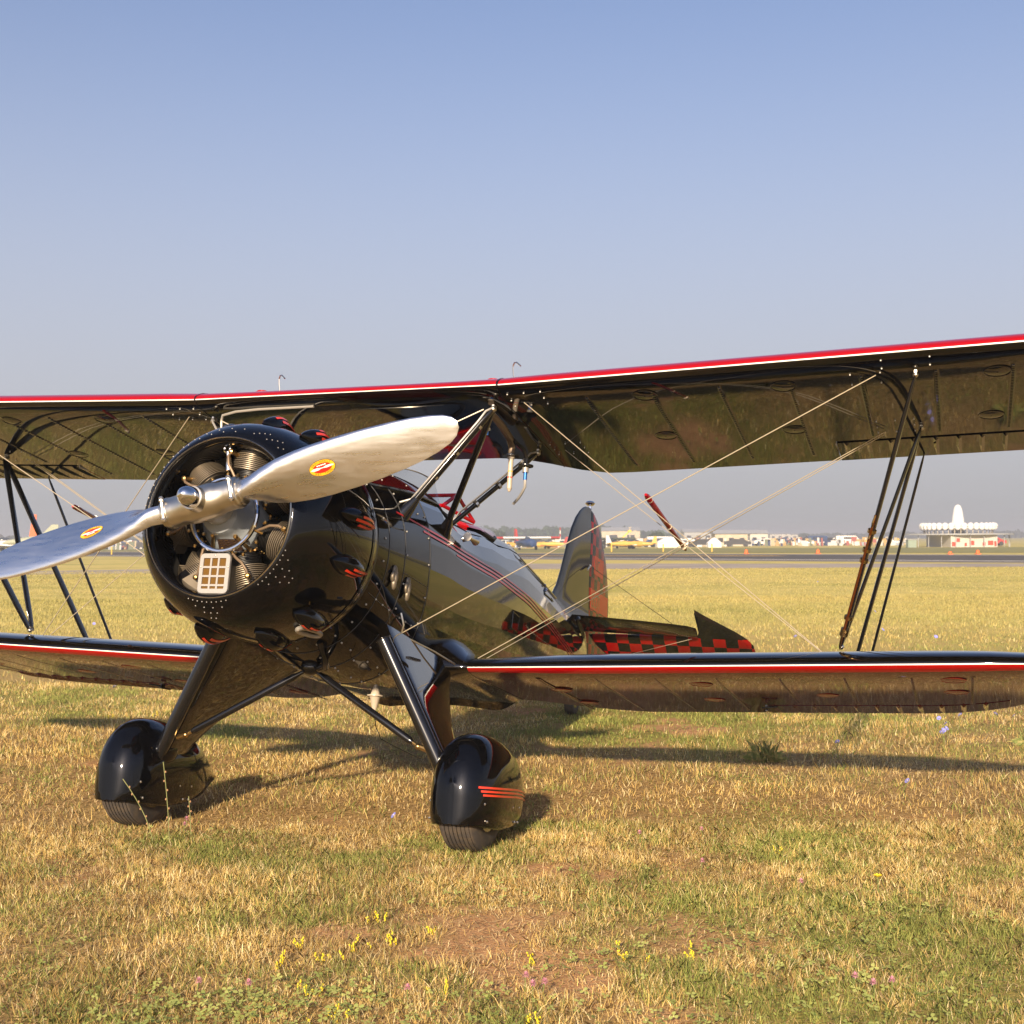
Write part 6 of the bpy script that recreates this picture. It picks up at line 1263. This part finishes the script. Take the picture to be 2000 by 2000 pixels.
# low airfield boundary band and woods
def wood(name, segs, d, lab, seed, colr, leaf=1.1, dens=95):
    rg = np.random.default_rng(seed); C = []; T = []
    for (p0, h0), (p1, h1) in zip(segs[:-1], segs[1:]):
        x0, x1 = (p0 - 958) / 2581.2 * d, (p1 - 958) / 2581.2 * d; nc = max(2, int(abs(x1 - x0) / 4.0))
        for k in range(nc):
            f_ = (k + rg.random()) / nc; xx = x0 + (x1 - x0) * f_; hh = (h0 + (h1 - h0) * f_) * d / 2581.2 + CAM_H; yy = d + rg.random() * 40; cr = 3.2 + 2.2 * rg.random(); hh *= .86 + .2 * rg.random()
            m_ = int(dens * hh / 4) + 30; ph = rg.random((m_, 3)) * 2 - 1; nrm = np.linalg.norm(ph, axis=1); ph = ph / nrm[:, None] * (.55 + .45 * rg.random((m_, 1)))
            c = np.stack([xx + ph[:, 0] * cr, yy + ph[:, 1] * cr, np.maximum(.2, hh * .52 + ph[:, 2] * hh * .48)], -1); u = rg.normal(size=(m_, 3)); u /= np.linalg.norm(u, axis=1)[:, None]; v = np.cross(u, rg.normal(size=(m_, 3))); v /= np.linalg.norm(v, axis=1)[:, None]; s = leaf * (.5 + rg.random((m_, 1)))
            C.append(np.stack([c - u * s, c - v * s * .8, c + u * s, c + v * s * .8], 1)); T.append(np.array(colr) * (.65 + .8 * rg.random((m_, 1))) * np.ones((m_, 3)))
    o = bpy.data.objects.new(name, raw_mesh(name, np.concatenate(C), 4, np.concatenate(T), GRASSM)); col.objects.link(o); tag(o, lab, 'trees', kind='stuff'); return o
wood('far_wood', [(700, 19), (800, 22), (935, 24), (1000, 23), (1050, 24), (1100, 22), (1170, 24), (1205, 24), (1230, 20), (1255, 17), (1285, 14), (1310, 8), (1340, 5)], 620, 'hazy dark green wood along the horizon behind the tail', 5, (.05, .085, .03), 1.3)
wood('far_wood', [(1300, 5), (1380, 5), (1420, 8), (1480, 7), (1560, 4), (1640, 6), (1700, 5), (1760, 8), (1790, 9), (1840, 7), (1990, 9), (2080, 7), (2200, 6)], 900, 'thin grey line of distant trees across the right horizon', 6, (.06, .075, .045), 1.5)
wood('far_wood', [(-200, 9), (-60, 10), (20, 11), (90, 9), (125, 18), (150, 12), (200, 8), (300, 7), (500, 9), (700, 12)], 640, 'hazy trees along the left horizon behind the struts', 8, (.06, .075, .04), 1.3)
def tree(pxx, d, h_, w_, lab, seed):
    rg = np.random.default_rng(seed); x, y = spot(pxx, d); r_ = empty('broadleaf_tree', (x, y, 0), 0, lab, 'tree')
    b_ = MB(); b_.tube([(0, 0, 0), (.1, 0, h_ * .3), (0, 0, h_ * .6)], [.28, .2, .08], 8)
    for a in (0, 2.1, 4.2): b_.tube([(0, 0, h_ * .3), (w_ * .5 * math.cos(a), w_ * .5 * math.sin(a), h_ * .62)], [.12, .04], 6)
    b_.obj('trunk', mat('bark', (.10, .07, .05), .9), r_)
    m_ = 900; ph = rg.normal(size=(m_, 3)); ph /= np.linalg.norm(ph, axis=1)[:, None]; ph *= (.5 + .5 * rg.random((m_, 1))); lob = 1 + .22 * np.sin(ph[:, :1] * 7 + ph[:, 2:] * 5); c = np.stack([ph[:, 0] * w_, ph[:, 1] * w_, h_ * .56 + ph[:, 2] * h_ * .44], -1) * np.concatenate([lob, lob, np.ones_like(lob)], 1)
    u = rg.normal(size=(m_, 3)); u /= np.linalg.norm(u, axis=1)[:, None]; v = np.cross(u, rg.normal(size=(m_, 3))); v /= np.linalg.norm(v, axis=1)[:, None]; s = .28 * (.5 + rg.random((m_, 1)))
    me = raw_mesh('crown', np.stack([c - u * s, c - v * s, c + u * s, c + v * s], 1), 4, np.array([.06, .085, .03]) * (.6 + .9 * rg.random((m_, 1))) * np.ones((m_, 3)), GRASSM); o = bpy.data.objects.new('crown', me); col.objects.link(o); o.parent = r_
tree(1282, 330, 2.9, 1.9, 'single rounded tree behind the large white tent', 3); tree(972, 420, 4.2, 2.4, 'yellowish rounded tree at the left end of the wood', 4); tree(137, 330, 3.6, 1.8, 'rounded tree behind the left wing struts', 9); tree(1570, 760, 3.8, 3.0, 'dark round tree beside the far white buildings', 11)

# ------------------------------------------------------------------ summer haze
hz = MB(); hz.box((0, 700, 4.0), (2400, 2400, 5.5)); ho = hz.obj('haze', [], None, 0); tag(ho, kind='stuff')
hm = bpy.data.materials.new('haze_air'); hm.use_nodes = True; t = hm.node_tree; t.nodes.clear(); o_ = t.nodes.new('ShaderNodeOutputMaterial'); pv = t.nodes.new('ShaderNodeVolumePrincipled'); pv.inputs['Color'].default_value = (.93, .95, 1, 1); pv.inputs['Density'].default_value = .0013; pv.inputs['Anisotropy'].default_value = .2
lk(t, pv.outputs[0], o_.inputs['Volume']); ho.data.materials.clear(); ho.data.materials.append(hm)
